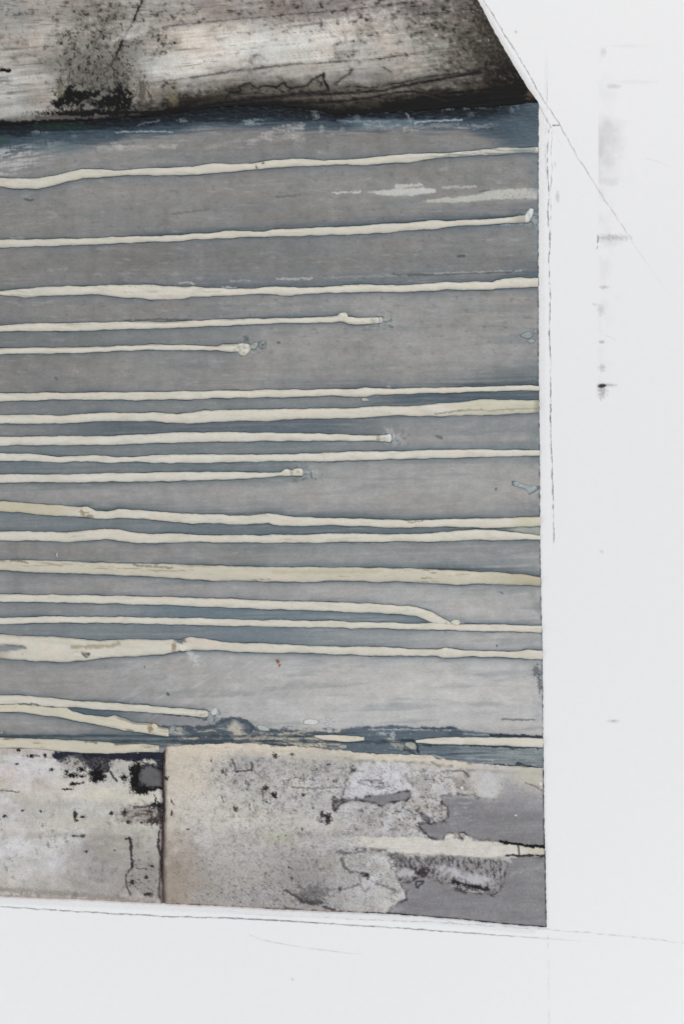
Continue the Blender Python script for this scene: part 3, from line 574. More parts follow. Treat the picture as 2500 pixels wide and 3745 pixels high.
def paint_lower(x, y):
    """stained boards under the stripes; both boards share it"""
    n1 = fb(x, y, 330, 190, 301, 4)
    g = 191 + 8 * n1 + 5 * fb(x, y, 90, 60, 302, 4) + 2.5 * fb(x, y, 200, 9, 303, 3)
    col = np.stack([g + 1.5, g - 0.2, g - 7], 1)
    mix(col, (203, 197, 185), .5 * ss(-.2, .9, fb(x, y, 220, 90, 304, 3)))
    mix(col, (204, 204, 206), .55 * ss(0, .9, fb(x, y, 200, 110, 305, 3)) * ss(2800, 2870, y))
    mix(col, (172, 166, 156), .35 * ss(.2, 1, fb(x, y, 120, 70, 306, 4)))
    mix(col, (168, 164, 158), .42 * ss(.0, .8, fb(x, y, 70, 90, 360, 4)) * ss(-.4, .5, fb(x, y, 300, 200, 361, 2)))
    mix(col, (150, 147, 143), .30 * ss(.25, 1.0, fb(x, y, 24, 26, 362, 4, .7)))
    mix(col, (196, 184, 172), .35 * ss(.1, .9, fb(x, y, 160, 50, 363, 3)))
    mix(col, (178, 180, 164), .25 * ss(.2, .9, fb(x, y, 120, 70, 364, 3)))
    mix(col, (140, 132, 124), .5 * ss(.55, 1.05, fb(x, y, 60, 5, 365, 3)) * ss(0, .5, fb(x, y, 150, 60, 366, 2)))
    mix(col, (120, 116, 112), .55 * ss(.7, 1.05, fb(x, y, 13, 11, 367, 3)))
    seam = SEAMX(y)
    left = x < seam
    sp = fb(x, y, 6.5, 7.5, 307, 2); sp2 = fb(x, y, 15, 12, 308, 3, .7); sp3 = fb(x, y, 34, 30, 309, 4, .65)
    # cream upper rim of the right board
    dr = y - lb(x)
    mix(col, (206, 198, 182), (~left) * .9 * (1 - ss(22, 60, dr + 8 * sp3)) * (1 - ss(1150, 1350, x)))
    mix(col, (86, 92, 100), .8 * (~left) * (1 - ss(1, 9, dr + 5 * fb(x, y, 40, 14, 388, 4, .7))) * ss(-.1, .4, fb(x, x * 0, 110, 9, 389, 3)))
    rim = (~left) * (1 - ss(np.interp(x, [1100, 1500, 1900], [26, 20, 14]), np.interp(x, [1100, 1500, 1900], [38, 28, 22]), dr + 3 * fb(x, y, 60, 10, 310, 3)))
    rim *= ss(-2, 7, dr + 5 * fb(x, y, 40, 14, 388, 4, .7))
    mix(col, (206, 199, 183), .93 * rim)
    mix(col, (184, 170, 152), .4 * rim * ss(0, .8, fb(x, y, 90, 10, 390, 3)))
    mix(col, (120, 116, 112), .55 * (~left) * np.exp(-((dr - np.interp(x, [1100, 1500, 1900], [34, 28, 24])) / 7.0) ** 2) * ss(1200, 1350, x) * np.clip(.6 + .8 * sp3, 0, 1.2))
    # ---- left board
    L = left.astype(float)
    mix(col, (172, 160, 148), .55 * L * (1 - ss(8, 40, y - lb(x) + 10 * sp3)))
    mix(col, (170, 160, 152), .3 * L * ss(3130, 3260, y + 30 * n1))
    mix(col, (150, 150, 138), .22 * L * ss(.1, .8, fb(x, y, 130, 80, 311, 4)) * ss(2900, 3000, y))
    mix(col, (146, 140, 136), .35 * blob(x, y, 420, 3160, 180, 90, 312, .5, .5) * L)
    mix(col, (122, 118, 112), .45 * stroke(x, y, E([(0, 858), (200, 868), (420, 885), (640, 905)]), 9, 8, 313, 5) * L)
    mix(col, (150, 140, 130), .7 * L * ss(-8, -2, y - bot(x) + 10) * ss(.0, .5, sp3))
    mix(col, (150, 146, 138), .4 * L * stroke(x, y, E([(150, 575), (400, 578), (660, 585)]), 10, 10, 314, 6))
    P5 = lambda p: fr(0, 2600, K2, p)
    # cloudy bands wiped across the left board
    for cx, cy, rx, ry, c_, s_ in [(120, 2800, 170, 60, (208, 206, 208), .6), (430, 2905, 190, 26, (208, 202, 184), .7), (150, 2890, 160, 30, (204, 194, 182), .5), (300, 2960, 240, 30, (170, 170, 160), .35), (100, 2985, 120, 40, (176, 172, 172), .3),
                                   (330, 3020, 260, 24, (200, 196, 180), .5), (370, 3150, 130, 100, (152, 147, 143), .6), (500, 3100, 90, 80, (160, 160, 148), .4), (130, 3130, 140, 90, (206, 206, 208), .5), (330, 3240, 260, 30, (164, 160, 154), .4), (150, 2860, 30, 20, (170, 158, 150), .5), (30, 2850, 30, 40, (190, 174, 162), .4)]:
        mix(col, c_, s_ * L * blob(x, y, cx, cy, rx, ry, int(cx + cy), .45, .7) * np.clip(.8 + .5 * fb(x, y, 60, 22, 373, 4), 0, 1.2))
    mix(col, (120, 117, 112), .5 * L * ss(.2, .9, fb(x, y, 22, 26, 374, 4, .75)) * ss(-.3, .6, fb(x, y, 140, 110, 375, 3)) * ss(2930, 3030, y))
    mix(col, (146, 138, 132), .55 * L * ss(.3, 1.0, fb(x, y, 40, 14, 376, 4)) * (1 - ss(2760, 2820, y)))
    wv = 1 - ss(.0, .25, np.abs(fb(x, y, 26, 24, 315, 3)))
    d1 = sdf(x, y, P5([(450, 335), (560, 340), (640, 325), (760, 335), (900, 345), (1050, 345), (1180, 325), (1340, 335), (1340, 640), (1300, 440), (1240, 395), (1150, 400), (1040, 415), (960, 395), (905, 400), (890, 490), (850, 500), (780, 490), (700, 440), (650, 380), (560, 370), (500, 400), (455, 380)]))
    m = L * (1 - ss(-4, 5, d1 - 3 + 11 * sp3))
    mix(col, (50, 53, 62), .93 * m)
    mix(col, (140, 134, 130), .7 * m * ss(.3, .8, sp2) * ss(2768, 2785, y))
    mix(col, (30, 33, 36), .7 * m * ss(.3, .9, sp3))
    m = L * blob(x, y, 800 / K2, 2600 + 440 / K2, 46, 28, 316, .7, .4)
    mix(col, (118, 112, 108), .5 * m); mix(col, (40, 40, 42), .75 * m * wv)
    m = L * blob(x, y, 600 / K2, 2600 + 420 / K2, 42, 28, 317, .4, .4)
    mix(col, (150, 146, 142), .5 * m); mix(col, (60, 58, 58), .65 * m * wv)
    for cx, cy, rx, ry in [(800, 520, 20, 18), (785, 555, 14, 9), (835, 545, 12, 8), (548, 495, 7, 5), (595, 525, 18, 7), (665, 480, 11, 7), (678, 534, 8, 4), (602, 598, 10, 6), (1135, 490, 13, 30), (1105, 545, 12, 34), (1110, 590, 12, 16), (1150, 640, 22, 12), (1190, 655, 16, 10),
                           (1080, 480, 8, 10), (1300, 775, 26, 10), (1265, 895, 24, 11), (1230, 822, 12, 6), (1320, 845, 12, 20), (1025, 835, 8, 10), (1018, 545, 9, 10), (1055, 905, 8, 6), (915, 835, 5, 5), (40, 860, 6, 4), (188, 816, 3, 3), (340, 820, 4, 3), (428, 478, 6, 4), (258, 370, 7, 5), (372, 362, 5, 6), (152, 320, 6, 4), (140, 432, 5, 3), (552, 640, 14, 3), (1160, 915, 4, 4), (615, 850, 4, 14), (682, 866, 8, 3), (630, 895, 6, 3)]:
        mix(col, (28, 28, 30), .93 * L * blob(x, y, cx / K2, 2600 + cy / K2, rx * 1.2, ry * 1.2, int(cx * 3 + cy), .75, .5))
    for pts, w, s in [([(600, 598), (640, 592), (685, 588)], 3, .7), ([(1100, 785), (1180, 785), (1260, 770)], 7, .6), ([(1100, 840), (1170, 842), (1240, 850)], 5, .55), ([(1272, 690), (1274, 755)], 3, .8), ([(1260, 540), (1330, 545)], 4, .7), ([(905, 500), (930, 540), (960, 570)], 5, .6),
                      ([(1180, 425), (1290, 470), (1330, 480)], 5, .5), ([(1160, 630), (1240, 640), (1320, 630)], 9, .95), ([(230, 365), (330, 365)], 4, .4), ([(0, 650), (80, 655), (160, 662)], 3, .4)]:
        mix(col, (34, 32, 32), s * L * stroke(x, y, P5(pts), w, 3, int(w * 11), 2))
    m = L * blob(x, y, 1180 / K2, 2600 + 850 / K2, 90, 34, 318, .5, .5)
    mix(col, (128, 120, 114), .5 * m); mix(col, (60, 54, 52), .5 * m * ss(.2, .8, fb(x, y, 40, 8, 319, 3)))
    # light grey bite against the seam
    q = sdf(x, y, P5([(1150, 470), (1200, 440), (1260, 450), (1330, 500), (1335, 625), (1240, 630), (1170, 610), (1145, 560)]))
    m = L * (1 - ss(-3, 3, q + 4 * sp3)); mix(col, (108, 107, 107), .95 * m)
    mix(col, (34, 36, 38), .9 * L * np.exp(-((q + 6 * sp2) / 5.5) ** 2) * np.clip(.8 + .7 * sp3, .1, 1) * ss(0, 10, seam - x - 4))
    mix(col, (44, 42, 42), .6 * m * ss(.4, .9, fb(x, y, 30, 8, 320, 3)) * ss(560, 590, x))
    # lower veins of the left board
    for pts, w, s in [(E([(660, 595), (680, 590), (685, 650), (690, 740)]), 6, .75), (E([(690, 740), (660, 780), (660, 840), (680, 885)]), 4, .55), (E([(835, 530), (825, 640), (840, 690), (835, 740), (830, 900)]), 5, .7), (E([(380, 580), (440, 580)]), 5, .6),
                      (E([(690, 740), (700, 700)]), 4, .5)]:
        mix(col, (46, 44, 44), s * L * stroke(x, y, pts, w, 3, int(w * 13), 2))
    m = L * blob(x, y, 535, 3215, 60, 80, 321, .4, .4)
    mix(col, (140, 136, 130), .55 * m); mix(col, (56, 54, 54), .6 * m * ss(.35, .8, sp2))
    for cx, cy, rx, ry in [(765, 795, 5, 8), (690, 820, 10, 8), (795, 738, 6, 4), (450, 660, 7, 5), (400, 470, 4, 10), (585, 465, 4, 5), (430, 480, 6, 3), (600, 655, 4, 4), (770, 882, 14, 6), (120, 450, 3, 3)]:
        mix(col, (52, 50, 50), .8 * L * blob(x, y, cx / K1, 2650 + cy / K1, rx, ry, int(cx + cy), .7, .3))
    # ---- right board
    R = 1 - L
    mix(col, (190, 180, 163), .45 * R * (1 - ss(40, 190, x - seam + 40 * n1)))
    mix(col, (146, 136, 124), .6 * R * (1 - ss(30, 170, x - seam + 30 * n1)) * ss(2950, 3200, y + 60 * sp3))
    mix(col, (94, 84, 78), .45 * R * (1 - ss(0, 26, x - seam)) * ss(-.3, .5, fb(x, y, 30, 90, 322, 3)))
    mix(col, (150, 147, 143), .55 * R * ss(3080, 3260, y + 60 * n1) * ss(640, 760, x) * (1 - ss(1250, 1450, x)))
    mix(col, (160, 157, 152), .35 * R * blob(x, y, 1180, 3090, 230, 150, 323, .4, .6))
    # speckle, density by region
    den = 0.12 + .55 * blob(x, y, 1010, 2860, 240, 100, 324, .4, .5) + .5 * blob(x, y, 1240, 2850, 130, 100, 325, .5, .5) + .45 * blob(x, y, 1000, 3160, 330, 170, 326, .4, .6) + .9 * blob(x, y, 1450, 2990, 170, 50, 327, .4, .5) + .5 * blob(x, y, 1600, 2900, 90, 110, 328, .4, .5) + .4 * blob(x, y, 830, 2800, 100, 50, 341, .5, .5)
    den *= ss(30, 60, dr)
    mix(col, (134, 132, 130), .45 * R * den * ss(-.2, .8, sp3))
    mix(col, (92, 89, 88), .6 * R * ss(.95 - .65 * den, 1.35 - .6 * den, sp2 + .45 * sp3))
    mix(col, (70, 68, 68), .7 * R * ss(1.15 - .55 * den, 1.35 - .5 * den, sp + .3 * sp2))
    den2 = np.clip(.12 + .5 * den + .45 * ss(3050, 3250, y) * (1 - ss(1350, 1550, x)) + .4 * sp3, 0, 1) * ss(30, 60, dr) * ss(20, 120, x - seam)
    mix(col, (112, 109, 106), .48 * R * den2 * ss(.0, .8, fb(x, y, 8, 9, 370, 3, .8)))
    mix(col, (66, 64, 64), .7 * R * den2 * ss(.78, 1.0, fb(x, y, 8.5, 10, 371, 2) + .3 * sp2))
    mix(col, (214, 213, 212), .35 * R * den2 * ss(.3, 1.0, fb(x, y, 9, 9, 372, 2)))
    for cx, cy, rx, ry, c_, s_ in [(690, 2830, 110, 90, (204, 196, 181), .6), (780, 2960, 120, 60, (203, 198, 188), .5), (700, 3200, 90, 110, (150, 139, 127), .45), (880, 3130, 160, 90, (176, 173, 168), .5), (1050, 3010, 260, 24, (206, 202, 192), .5), (1010, 3060, 60, 24, (182, 184, 160), .4),
                                   (1180, 2790, 110, 60, (160, 158, 156), .35), (930, 2800, 110, 50, (158, 156, 155), .35), (1120, 3190, 90, 70, (146, 143, 142), .4), (1330, 3240, 110, 80, (198, 198, 197), .45), (1240, 2930, 170, 70, (200, 200, 201), .4)]:
        mix(col, c_, s_ * R * blob(x, y, cx, cy, rx, ry, int(cx + cy), .45, .7))
    for cx, cy, rx, ry, s in [(830, 632, 12, 9, .8), (900, 688, 11, 11, .9), (585, 802, 8, 10, .7), (1142, 686, 6, 5, .9), (1220, 793, 5, 5, .9), (1310, 880, 20, 12, .8), (1335, 885, 14, 20, .8), (1290, 840, 8, 10, .8), (910, 365, 9, 10, .8), (1045, 355, 10, 4, .8), (480, 495, 6, 9, .6), (388, 408, 3, 5, .7), (720, 460, 5, 16, .6), (1400, 790, 10, 16, .8),
                              (1398, 740, 12, 14, .7), (1345, 438, 8, 3, .7), (1250, 472, 2.5, 2.5, .9), (1400, 572, 12, 5, .5), (1132, 965, 3.5, 5, .8), (840, 745, 3, 3, .9), (760, 780, 3, 2, .8), (1020, 566, 4, 4, .8), (1115, 552, 4, 3, .8), (17, 550, 8, 9, .9), (1540, 480, 8, 16, .5), (195, 968, 8, 3, .6), (995, 1018, 3, 3, .9), (670, 580, 3, 12, .5), (690, 600, 3, 8, .5)]:
        mix(col, (58, 48, 50), s * R * blob(x, y, 600 + cx / K2, 2600 + cy / K2, rx, ry, int(cx + 2 * cy), .7, .3))
    mix(col, (196, 196, 196), .85 * R * blob(x, y, 600 + 1305 / K2, 2600 + 882 / K2, 9, 7, 329, .4, .4))
    for pts, w, s in [([(595, 495), (650, 488), (715, 486)], 4, .7), ([(560, 395), (578, 440), (582, 490)], 3, .5), ([(470, 690), (488, 745)], 3, .5), ([(60, 725), (75, 765)], 4, .7), ([(62, 825), (70, 860)], 4, .8), ([(805, 640), (808, 710)], 3, .5), ([(700, 760), (703, 810)], 3, .4), ([(1050, 628), (1300, 632), (1450, 622)], 2, .4),
                      ([(1568, 470), (1520, 510), (1500, 560), (1480, 590), (1490, 620)], 6, .45), ([(1480, 640), (1460, 700), (1440, 725)], 6, .45)]:
        mix(col, (66, 62, 62), s * R * stroke(x, y, fr(600, 2600, K2, pts), w, 3, int(w * 17), 2))
    # pale open area
    q = sdf(x, y, ER([(400, 260), (480, 200), (620, 195), (720, 215), (700, 260), (720, 310), (715, 345), (600, 365), (480, 370), (430, 385), (370, 370), (380, 310)]))
    m = R * (1 - ss(-22, 14, q + 16 * sp3)); mix(col, (205, 204, 206), .8 * m)
    for pts, w, s in [([(450, 290), (500, 290), (560, 290), (580, 330)], 4, .45), ([(440, 300), (500, 320), (560, 325)], 4, .35), ([(590, 300), (600, 320)], 5, .5), ([(690, 260), (700, 290), (720, 310)], 8, .35)]:
        mix(col, (90, 86, 88), s * stroke(x, y, ER(pts), w, 4, int(w * 19), 2))
    for cx, cy, rx, ry, s in [(560, 305, 10, 4, .5), (575, 325, 8, 7, .5), (510, 300, 6, 4, .5), (455, 448, 9, 6, .6), (430, 545, 4, 4, .8), (80, 742, 4, 4, .8), (95, 800, 6, 8, .5), (485, 785, 12, 8, .9), (490, 795, 6, 12, .8), (460, 780, 14, 10, .4), (345, 855, 6, 10, .6), (985, 300, 8, 10, .4), (900, 335, 14, 8, .4), (980, 330, 20, 22, .35), (1010, 260, 10, 12, .4),
                              (780, 240, 14, 8, .4), (350, 665, 14, 8, .5), (470, 650, 10, 8, .45), (550, 656, 10, 4, .6), (215, 925, 40, 10, .5), (150, 910, 20, 14, .4), (640, 870, 14, 8, .4), (200, 880, 60, 30, .35)]:
        mix(col, (64, 62, 64), s * R * blob(x, y, 1000 + cx / K1, 2650 + cy / K1, rx, ry, int(cx + 2 * cy), .7, .4))
    for pts, w, s in [([(365, 665), (400, 670), (430, 665), (470, 660), (480, 645), (460, 640), (430, 648)], 4, .65), ([(355, 700), (370, 740), (400, 765), (440, 768), (480, 775)], 5, .5), ([(345, 860), (400, 850), (440, 830)], 4, .4), ([(450, 800), (460, 850), (480, 870), (500, 845)], 3, .35), ([(535, 830), (600, 850), (630, 860)], 5, .4),
                      ([(60, 860), (110, 890), (150, 920), (210, 932), (260, 930)], 4, .6), ([(260, 950), (320, 965)], 5, .7), ([(60, 955), (130, 965)], 4, .6), ([(840, 260), (870, 245), (930, 238), (985, 240), (1012, 265)], 4, .55), ([(510, 650), (575, 652)], 6, .4), ([(610, 680), (660, 690), (690, 720), (740, 745)], 22, .5), ([(860, 540), (800, 640)], 0.1, 0)]:
        if s: mix(col, (70, 66, 68), s * R * stroke(x, y, ER(pts), w, 4, int(w * 23), 3))
    # yellowish stain at the right rim
    mix(col, (196, 190, 158), .7 * R * blob(x, y, 1930, 2830, 56, 34, 330, .5, .5))
    mix(col, (182, 180, 176), .6 * R * ss(1690, 1760, x) * (1 - ss(2850, 2890, y + .12 * (x - 1900))))
    mix(col, (182, 174, 164), .6 * R * blob(x, y, 1660, 2870, 60, 40, 331, .4, .5))
    mix(col, (116, 100, 98), .5 * stroke(x, y, fr(1300, 2600, K2, [(1390, 590), (1440, 605), (1530, 650)]), 3.5, 3, 332, 2))
    # grey film showing through (the two torn patches) and the cream strip
    masks = {}
    zn = blob(x, y, 1520, 3060, 260, 300, 380, .35, .5) * R * ss(30, 50, dr)
    ca = fb(x, y, 95, 62, 381, 5, .62); cb = fb(x, y, 60, 52, 382, 5, .7)
    mix(col, (201, 201, 202), .55 * zn * ss(.05, .3, ca)); mix(col, (158, 155, 153), .40 * zn * ss(.0, -.5, ca))
    mix(col, (84, 80, 80), .62 * zn * np.exp(-((ca - .12) / .05) ** 2) * ss(-.2, .4, cb))
    mix(col, (74, 70, 70), .5 * zn * np.exp(-((cb - .35) / .05) ** 2))
    zn2 = R * ss(30, 50, dr) * blob(x, y, 1150, 2980, 520, 330, 383, .3, .5)
    mix(col, (104, 100, 98), .30 * zn2 * np.exp(-((fb(x, y, 70, 60, 384, 5, .7) - .45) / .06) ** 2))
    mix(col, (120, 118, 116), .42 * zn2 * ss(.35, 1.0, fb(x, y, 26, 34, 385, 5, .8)))
    jag = 7.0 * fb(x, y, 30, 26, 333, 5, .75)
    p1 = sdf(x, y, ER([(1172, 285), (1230, 262), (1300, 300), (1360, 335), (1440, 350), (1440, 634), (1300, 627), (1200, 612), (1090, 605), (1035, 600), (1020, 575), (990, 562), (965, 570), (972, 585), (985, 604), (965, 600), (925, 568), (895, 565), (885, 598), (830, 595), (800, 580), (765, 545), (755, 515), (820, 515), (890, 505), (910, 470), (905, 430), (870, 410), (880, 370), (960, 362), (1040, 366), (1090, 385), (1140, 385), (1165, 350)])) + jag
    p2 = sdf(x, y, ER([(1440, 686), (1280, 682), (1230, 700), (1205, 760), (1180, 860), (1150, 885), (1060, 880), (960, 865), (900, 830), (820, 800), (760, 790), (700, 815), (660, 830), (690, 870), (692, 915), (640, 925), (600, 965), (590, 985), (700, 1020), (1000, 1060), (1440, 1090)])) + jag
    p3 = sdf(x, y, ER([(478, 372), (540, 366), (600, 368), (660, 350), (715, 345), (720, 375), (690, 395), (600, 408), (565, 425), (530, 408), (450, 396), (400, 396), (350, 412), (318, 440), (313, 412), (350, 392), (430, 387), (470, 388)])) + .5 * jag
    p4 = sdf(x, y, fr(1300, 2600, K2, [(530, 845), (560, 840), (610, 885), (600, 915), (560, 890)])) + .4 * jag
    # fringe: fuzzy dark grain outside patch 2, top
    q = sdf(x, y, ER([(610, 678), (760, 690), (880, 678), (1050, 695), (1200, 700), (1250, 705), (1215, 745), (1190, 860), (1150, 885), (1060, 880), (960, 865), (900, 830), (820, 800), (760, 790), (650, 820), (640, 770)]))
    m = R * (1 - ss(-10, 8, q + 10 * sp3))
    mix(col, (132, 129, 128), .6 * m)
    gr = fb(x, y, 11, 26, 334, 4, .8)
    mix(col, (66, 63, 64), .7 * m * ss(-.1, 1.0, gr + .3 * sp3 + .25))
    q2 = sdf(x, y, fr(1300, 2980, K2, [(680, 410), (800, 425), (900, 470), (1010, 490), (1100, 510), (1130, 580), (1000, 570), (900, 560), (750, 490), (640, 440)]))
    mix(col, (186, 186, 188), .85 * (1 - ss(-14, 10, q2 + 9 * sp3)))
    q2 = sdf(x, y, fr(1300, 2980, K2, [(350, 460), (420, 445), (500, 455), (490, 500), (400, 510), (350, 490)]))
    mix(col, (184, 184, 184), .85 * (1 - ss(-6, 8, q2 + 6 * sp3)))
    mix(col, (40, 38, 40), .7 * stroke(x, y, fr(1300, 2980, K2, [(800, 550), (900, 570), (1030, 600), (1080, 610)]), 9, 4, 335, 3))
    mix(col, (54, 48, 52), .7 * blob(x, y, 1300 + 540 / K2, 2980 + 470 / K2, 20, 20, 336, .6, .4))
    outl = np.zeros_like(x)
    for p, s in ((p1, .0), (p2, .75), (p3, .85), (p4, .5)):
        outl = np.maximum(outl, s * np.exp(-(p / 4.5) ** 2) * np.clip(.75 + .6 * fb(x, y, 40, 40, 337, 2), .15, 1))
    o1 = np.exp(-(p1 / 4.5) ** 2) * ss(2865, 2940, y + .3 * (1720 - x)) * np.clip(.8 + .6 * fb(x, y, 40, 40, 338, 2), .1, 1)
    sy = 1 - ss(2880, 2950, y); soft1 = 1 - ss(-4 - 60 * sy, 5 + 16 * sy, p1 + 6 * sy * sp3)
    gp = 137 + 6 * fb(x, y, 150, 40, 339, 5) + 4 * fb(x, y, 9, 7, 391, 2) + 3 * fb(x, y, 120, 7, 392, 3) + 16 * (1 - ss(2860, 2960, y + .2 * (1700 - x)))
    gcol = np.stack([gp + 1, gp - .5, gp - .5], 1)
    m1 = R * soft1
    col += (gcol - col) * (.96 * m1)[:, None]
    for p in (p2, p3, p4):
        col += (gcol - col) * (.96 * R * (1 - ss(-3, 3, p)))[:, None]
    mix(col, (50, 45, 48), R * np.maximum(outl, o1) * np.clip(.62 + .5 * fb(x, y, 26, 26, 368, 3), .1, .95))
    # pale scuffs on the film
    z = blob(x, y, 1680, 2970, 60, 46, 342, .5, .5)
    mix(col, (178, 177, 178), .6 * z * ss(.2, .8, fb(x, y, 34, 12, 343, 4)) * (p1 < 0))
    mix(col, (192, 192, 191), .75 * blob(x, y, 1000 + 1115 / K1, 2650 + 320 / K1, 36, 50, 344, .2, .35))
    mix(col, (170, 170, 168), .35 * stroke(x, y, ER([(1240, 775), (1400, 740)]), 8, 6, 345, 4))
    mix(col, (166, 164, 166), .5 * blob(x, y, 1450, 3325, 40, 16, 346, .6, .5) * ss(.0, .6, sp3))
    q = sdf(x, y, fr(1300, 2980, K2, [(490, 570), (500, 545), (555, 542), (555, 560), (520, 575), (510, 595), (495, 590)]))
    mix(col, (50, 48, 50), .75 * np.exp(-((q + 2 * sp3) / 3.5) ** 2))
    # cream strip
    q = sdf(x, y, ER([(240, 585), (400, 580), (600, 585), (760, 585), (830, 598), (884, 599), (900, 570), (950, 572), (985, 604), (1000, 575), (1040, 603), (1200, 616), (1280, 630), (1440, 642), (1440, 678), (1300, 680), (1210, 682), (1100, 694), (880, 676), (700, 670), (560, 640), (400, 634), (240, 625)]))
    wob = 5 * fb(x, y, 40, 16, 347, 4)
    ms = 1 - ss(-4, 4, q + wob)
    ms *= ss(1150, 1420, x + 60 * sp3)
    gs = 207 + 4 * fb(x, y, 60, 20, 348, 3)
    mix(col, (205, 202, 192), .9 * R * ms)
    mix(col, (190, 186, 176), .4 * R * ms * ss(0, .8, fb(x, y, 90, 8, 369, 4)))
    mix(col, (188, 184, 160), .5 * R * ms * ss(1900, 1960, x))
    mix(col, (80, 76, 72), .7 * R * stroke(x, y, ER([(1274, 632), (1278, 680)]), 3.5, 3, 349))
    mix(col, (30, 30, 34), .92 * R * stroke(x, y, ER([(1180, 608), (1215, 618), (1290, 624), (1310, 632), (1360, 632), (1420, 640)]), 7, 3, 350, 2))
    mix(col, (50, 50, 50), .8 * R * stroke(x, y, ER([(1210, 680), (1260, 682), (1320, 682), (1340, 678), (1420, 684)]), 4, 3, 351, 2))
    mix(col, (176, 176, 174), .8 * R * blob(x, y, 1860, 3145, 12, 10, 352, .5, .4))
    masks['strip'] = (ms * R > .5)
    masks['film_a'] = (m1 > .5) & (p1 < 2)
    masks['film_b'] = (p2 < 2) & (R > 0)
    # edges
    de = edge_x(y) - x
    mix(col, (56, 54, 58), np.clip(.5 + .7 * fb(x, y, 30, 22, 353, 3), 0, .95) * (1 - ss(2, 6, de)) * R)
    db = bot(x) - y
    mix(col, (56, 50, 54), np.clip(.25 + .5 * ss(1250, 1450, x) + .7 * fb(x, y, 26, 22, 354, 3), 0, .95) * (1 - ss(2, 7, db)) * R)
    mix(col, (170, 140, 128), .35 * (1 - ss(3, 9, db)) * (1 - ss(1200, 1350, x)))
    # seam
    ds = np.abs(x - seam)
    mix(col, (40, 30, 32), .92 * (1 - ss(1.5, 6.5, ds + 1.8 * fb(x, y, 12, 26, 355, 3))) * ss(2735, 2760, y) * (1 - .55 * ss(3170, 3250, y)))
    mix(col, (70, 58, 56), .4 * (1 - ss(5, 16, ds + 4 * fb(x, y, 16, 60, 356, 3))))
    col[:, 2] += 2.5; col -= 4
    mid = 176.0; col += (col - mid) * .16      # stronger pigment
    h = .6 * sp3 * .6 + .3 * sp2 * .4
    h -= 2.0 * (1 - ss(0, 6, ds))
    for p in (p2, p3): h -= 1.3 * R * (1 - ss(-3, 3, p))
    h -= 1.3 * m1
    h += 1.2 * rim + 1.0 * ms
    return col, h, masks

# ------------------------------------------------------------------ materials
def to_lin(c):
    c = np.clip(c / 255.0, 0, 1)
    return np.where(c <= 0.04045, c / 12.92, ((c + 0.055) / 1.055) ** 2.4)
def albedo(c):
    return np.clip(to_lin(c) / LIT, 0.008, 0.86)

def material(name, rough, grain=0.10, bump=0.15, stretch=1.0, attr=True, color=None, spec=0.12, alpha=False, scale=1.0):
    m = bpy.data.materials.new(name); m.use_nodes = True
    nt = m.node_tree; N = nt.nodes; Lk = nt.links
    bs = N['Principled BSDF']
    bs.inputs['Roughness'].default_value = rough
    bs.inputs['Specular IOR Level'].default_value = spec
    tc = N.new('ShaderNodeTexCoord'); mp = N.new('ShaderNodeMapping')
    mp.inputs['Scale'].default_value = (1.0 / stretch, 1, 1)
    Lk.new(tc.outputs['Object'], mp.inputs[0])
    n1 = N.new('ShaderNodeTexNoise'); n1.inputs['Scale'].default_value = 900 * scale; n1.inputs['Detail'].default_value = 3
    n2 = N.new('ShaderNodeTexNoise'); n2.inputs['Scale'].default_value = 240 * scale; n2.inputs['Detail'].default_value = 5
    for n in (n1, n2): Lk.new(mp.outputs[0], n.inputs['Vector'])
    mr = N.new('ShaderNodeMapRange'); mr.inputs['From Min'].default_value = 0.25; mr.inputs['From Max'].default_value = 0.75
    mr.inputs['To Min'].default_value = 1 - grain; mr.inputs['To Max'].default_value = 1 + grain
    mr2 = N.new('ShaderNodeMapRange'); mr2.inputs['From Min'].default_value = 0.3; mr2.inputs['From Max'].default_value = 0.7
    mr2.inputs['To Min'].default_value = 1 - grain * .6; mr2.inputs['To Max'].default_value = 1 + grain * .6
    Lk.new(n1.outputs['Fac'], mr.inputs[0]); Lk.new(n2.outputs['Fac'], mr2.inputs[0])
    mul = N.new('ShaderNodeMath'); mul.operation = 'MULTIPLY'
    Lk.new(mr.outputs[0], mul.inputs[0]); Lk.new(mr2.outputs[0], mul.inputs[1])
    vm = N.new('ShaderNodeVectorMath'); vm.operation = 'SCALE'
    if attr:
        at = N.new('ShaderNodeAttribute'); at.attribute_name = 'pigment'
        Lk.new(at.outputs['Color'], vm.inputs[0])
        if alpha:
            Lk.new(at.outputs['Alpha'], bs.inputs['Alpha'])
    else:
        vm.inputs[0].default_value = color
    Lk.new(mul.outputs[0], vm.inputs['Scale'])
    Lk.new(vm.outputs[0], bs.inputs['Base Color'])
    if bump:
        bp = N.new('ShaderNodeBump'); bp.inputs['Strength'].default_value = bump; bp.inputs['Distance'].default_value = 0.0004
        Lk.new(n2.outputs['Fac'], bp.inputs['Height']); Lk.new(bp.outputs[0], bs.inputs['Normal'])
    return m

M_FIELD = material('brushed grey wax', .5, .09, .12, 2.0)
M_BOARD = material('stained board', .55, .12, .15, 1.2)
M_WAX = material('cream wax', .42, .05, .15, 2.0, spec=.22)
M_PAPER = material('white drafting film', .6, .012, .04, 1.0, False, (.852, .853, .860), .25, scale=.8)
M_GRAPH = material('graphite', .7, .3, 0, 1.0, True, None, .2, True)
M_PAPER2 = material('bare white rim of the film', .6, .01, 0, 1.0, True, None, .2, True)
M_WALL = material('white wall paint', .8, .02, .1, 1.0, False, (.72, .72, .71), .2, scale=.2)
M_FIBRE = material('fibre', .8, .2, 0, 1, True)

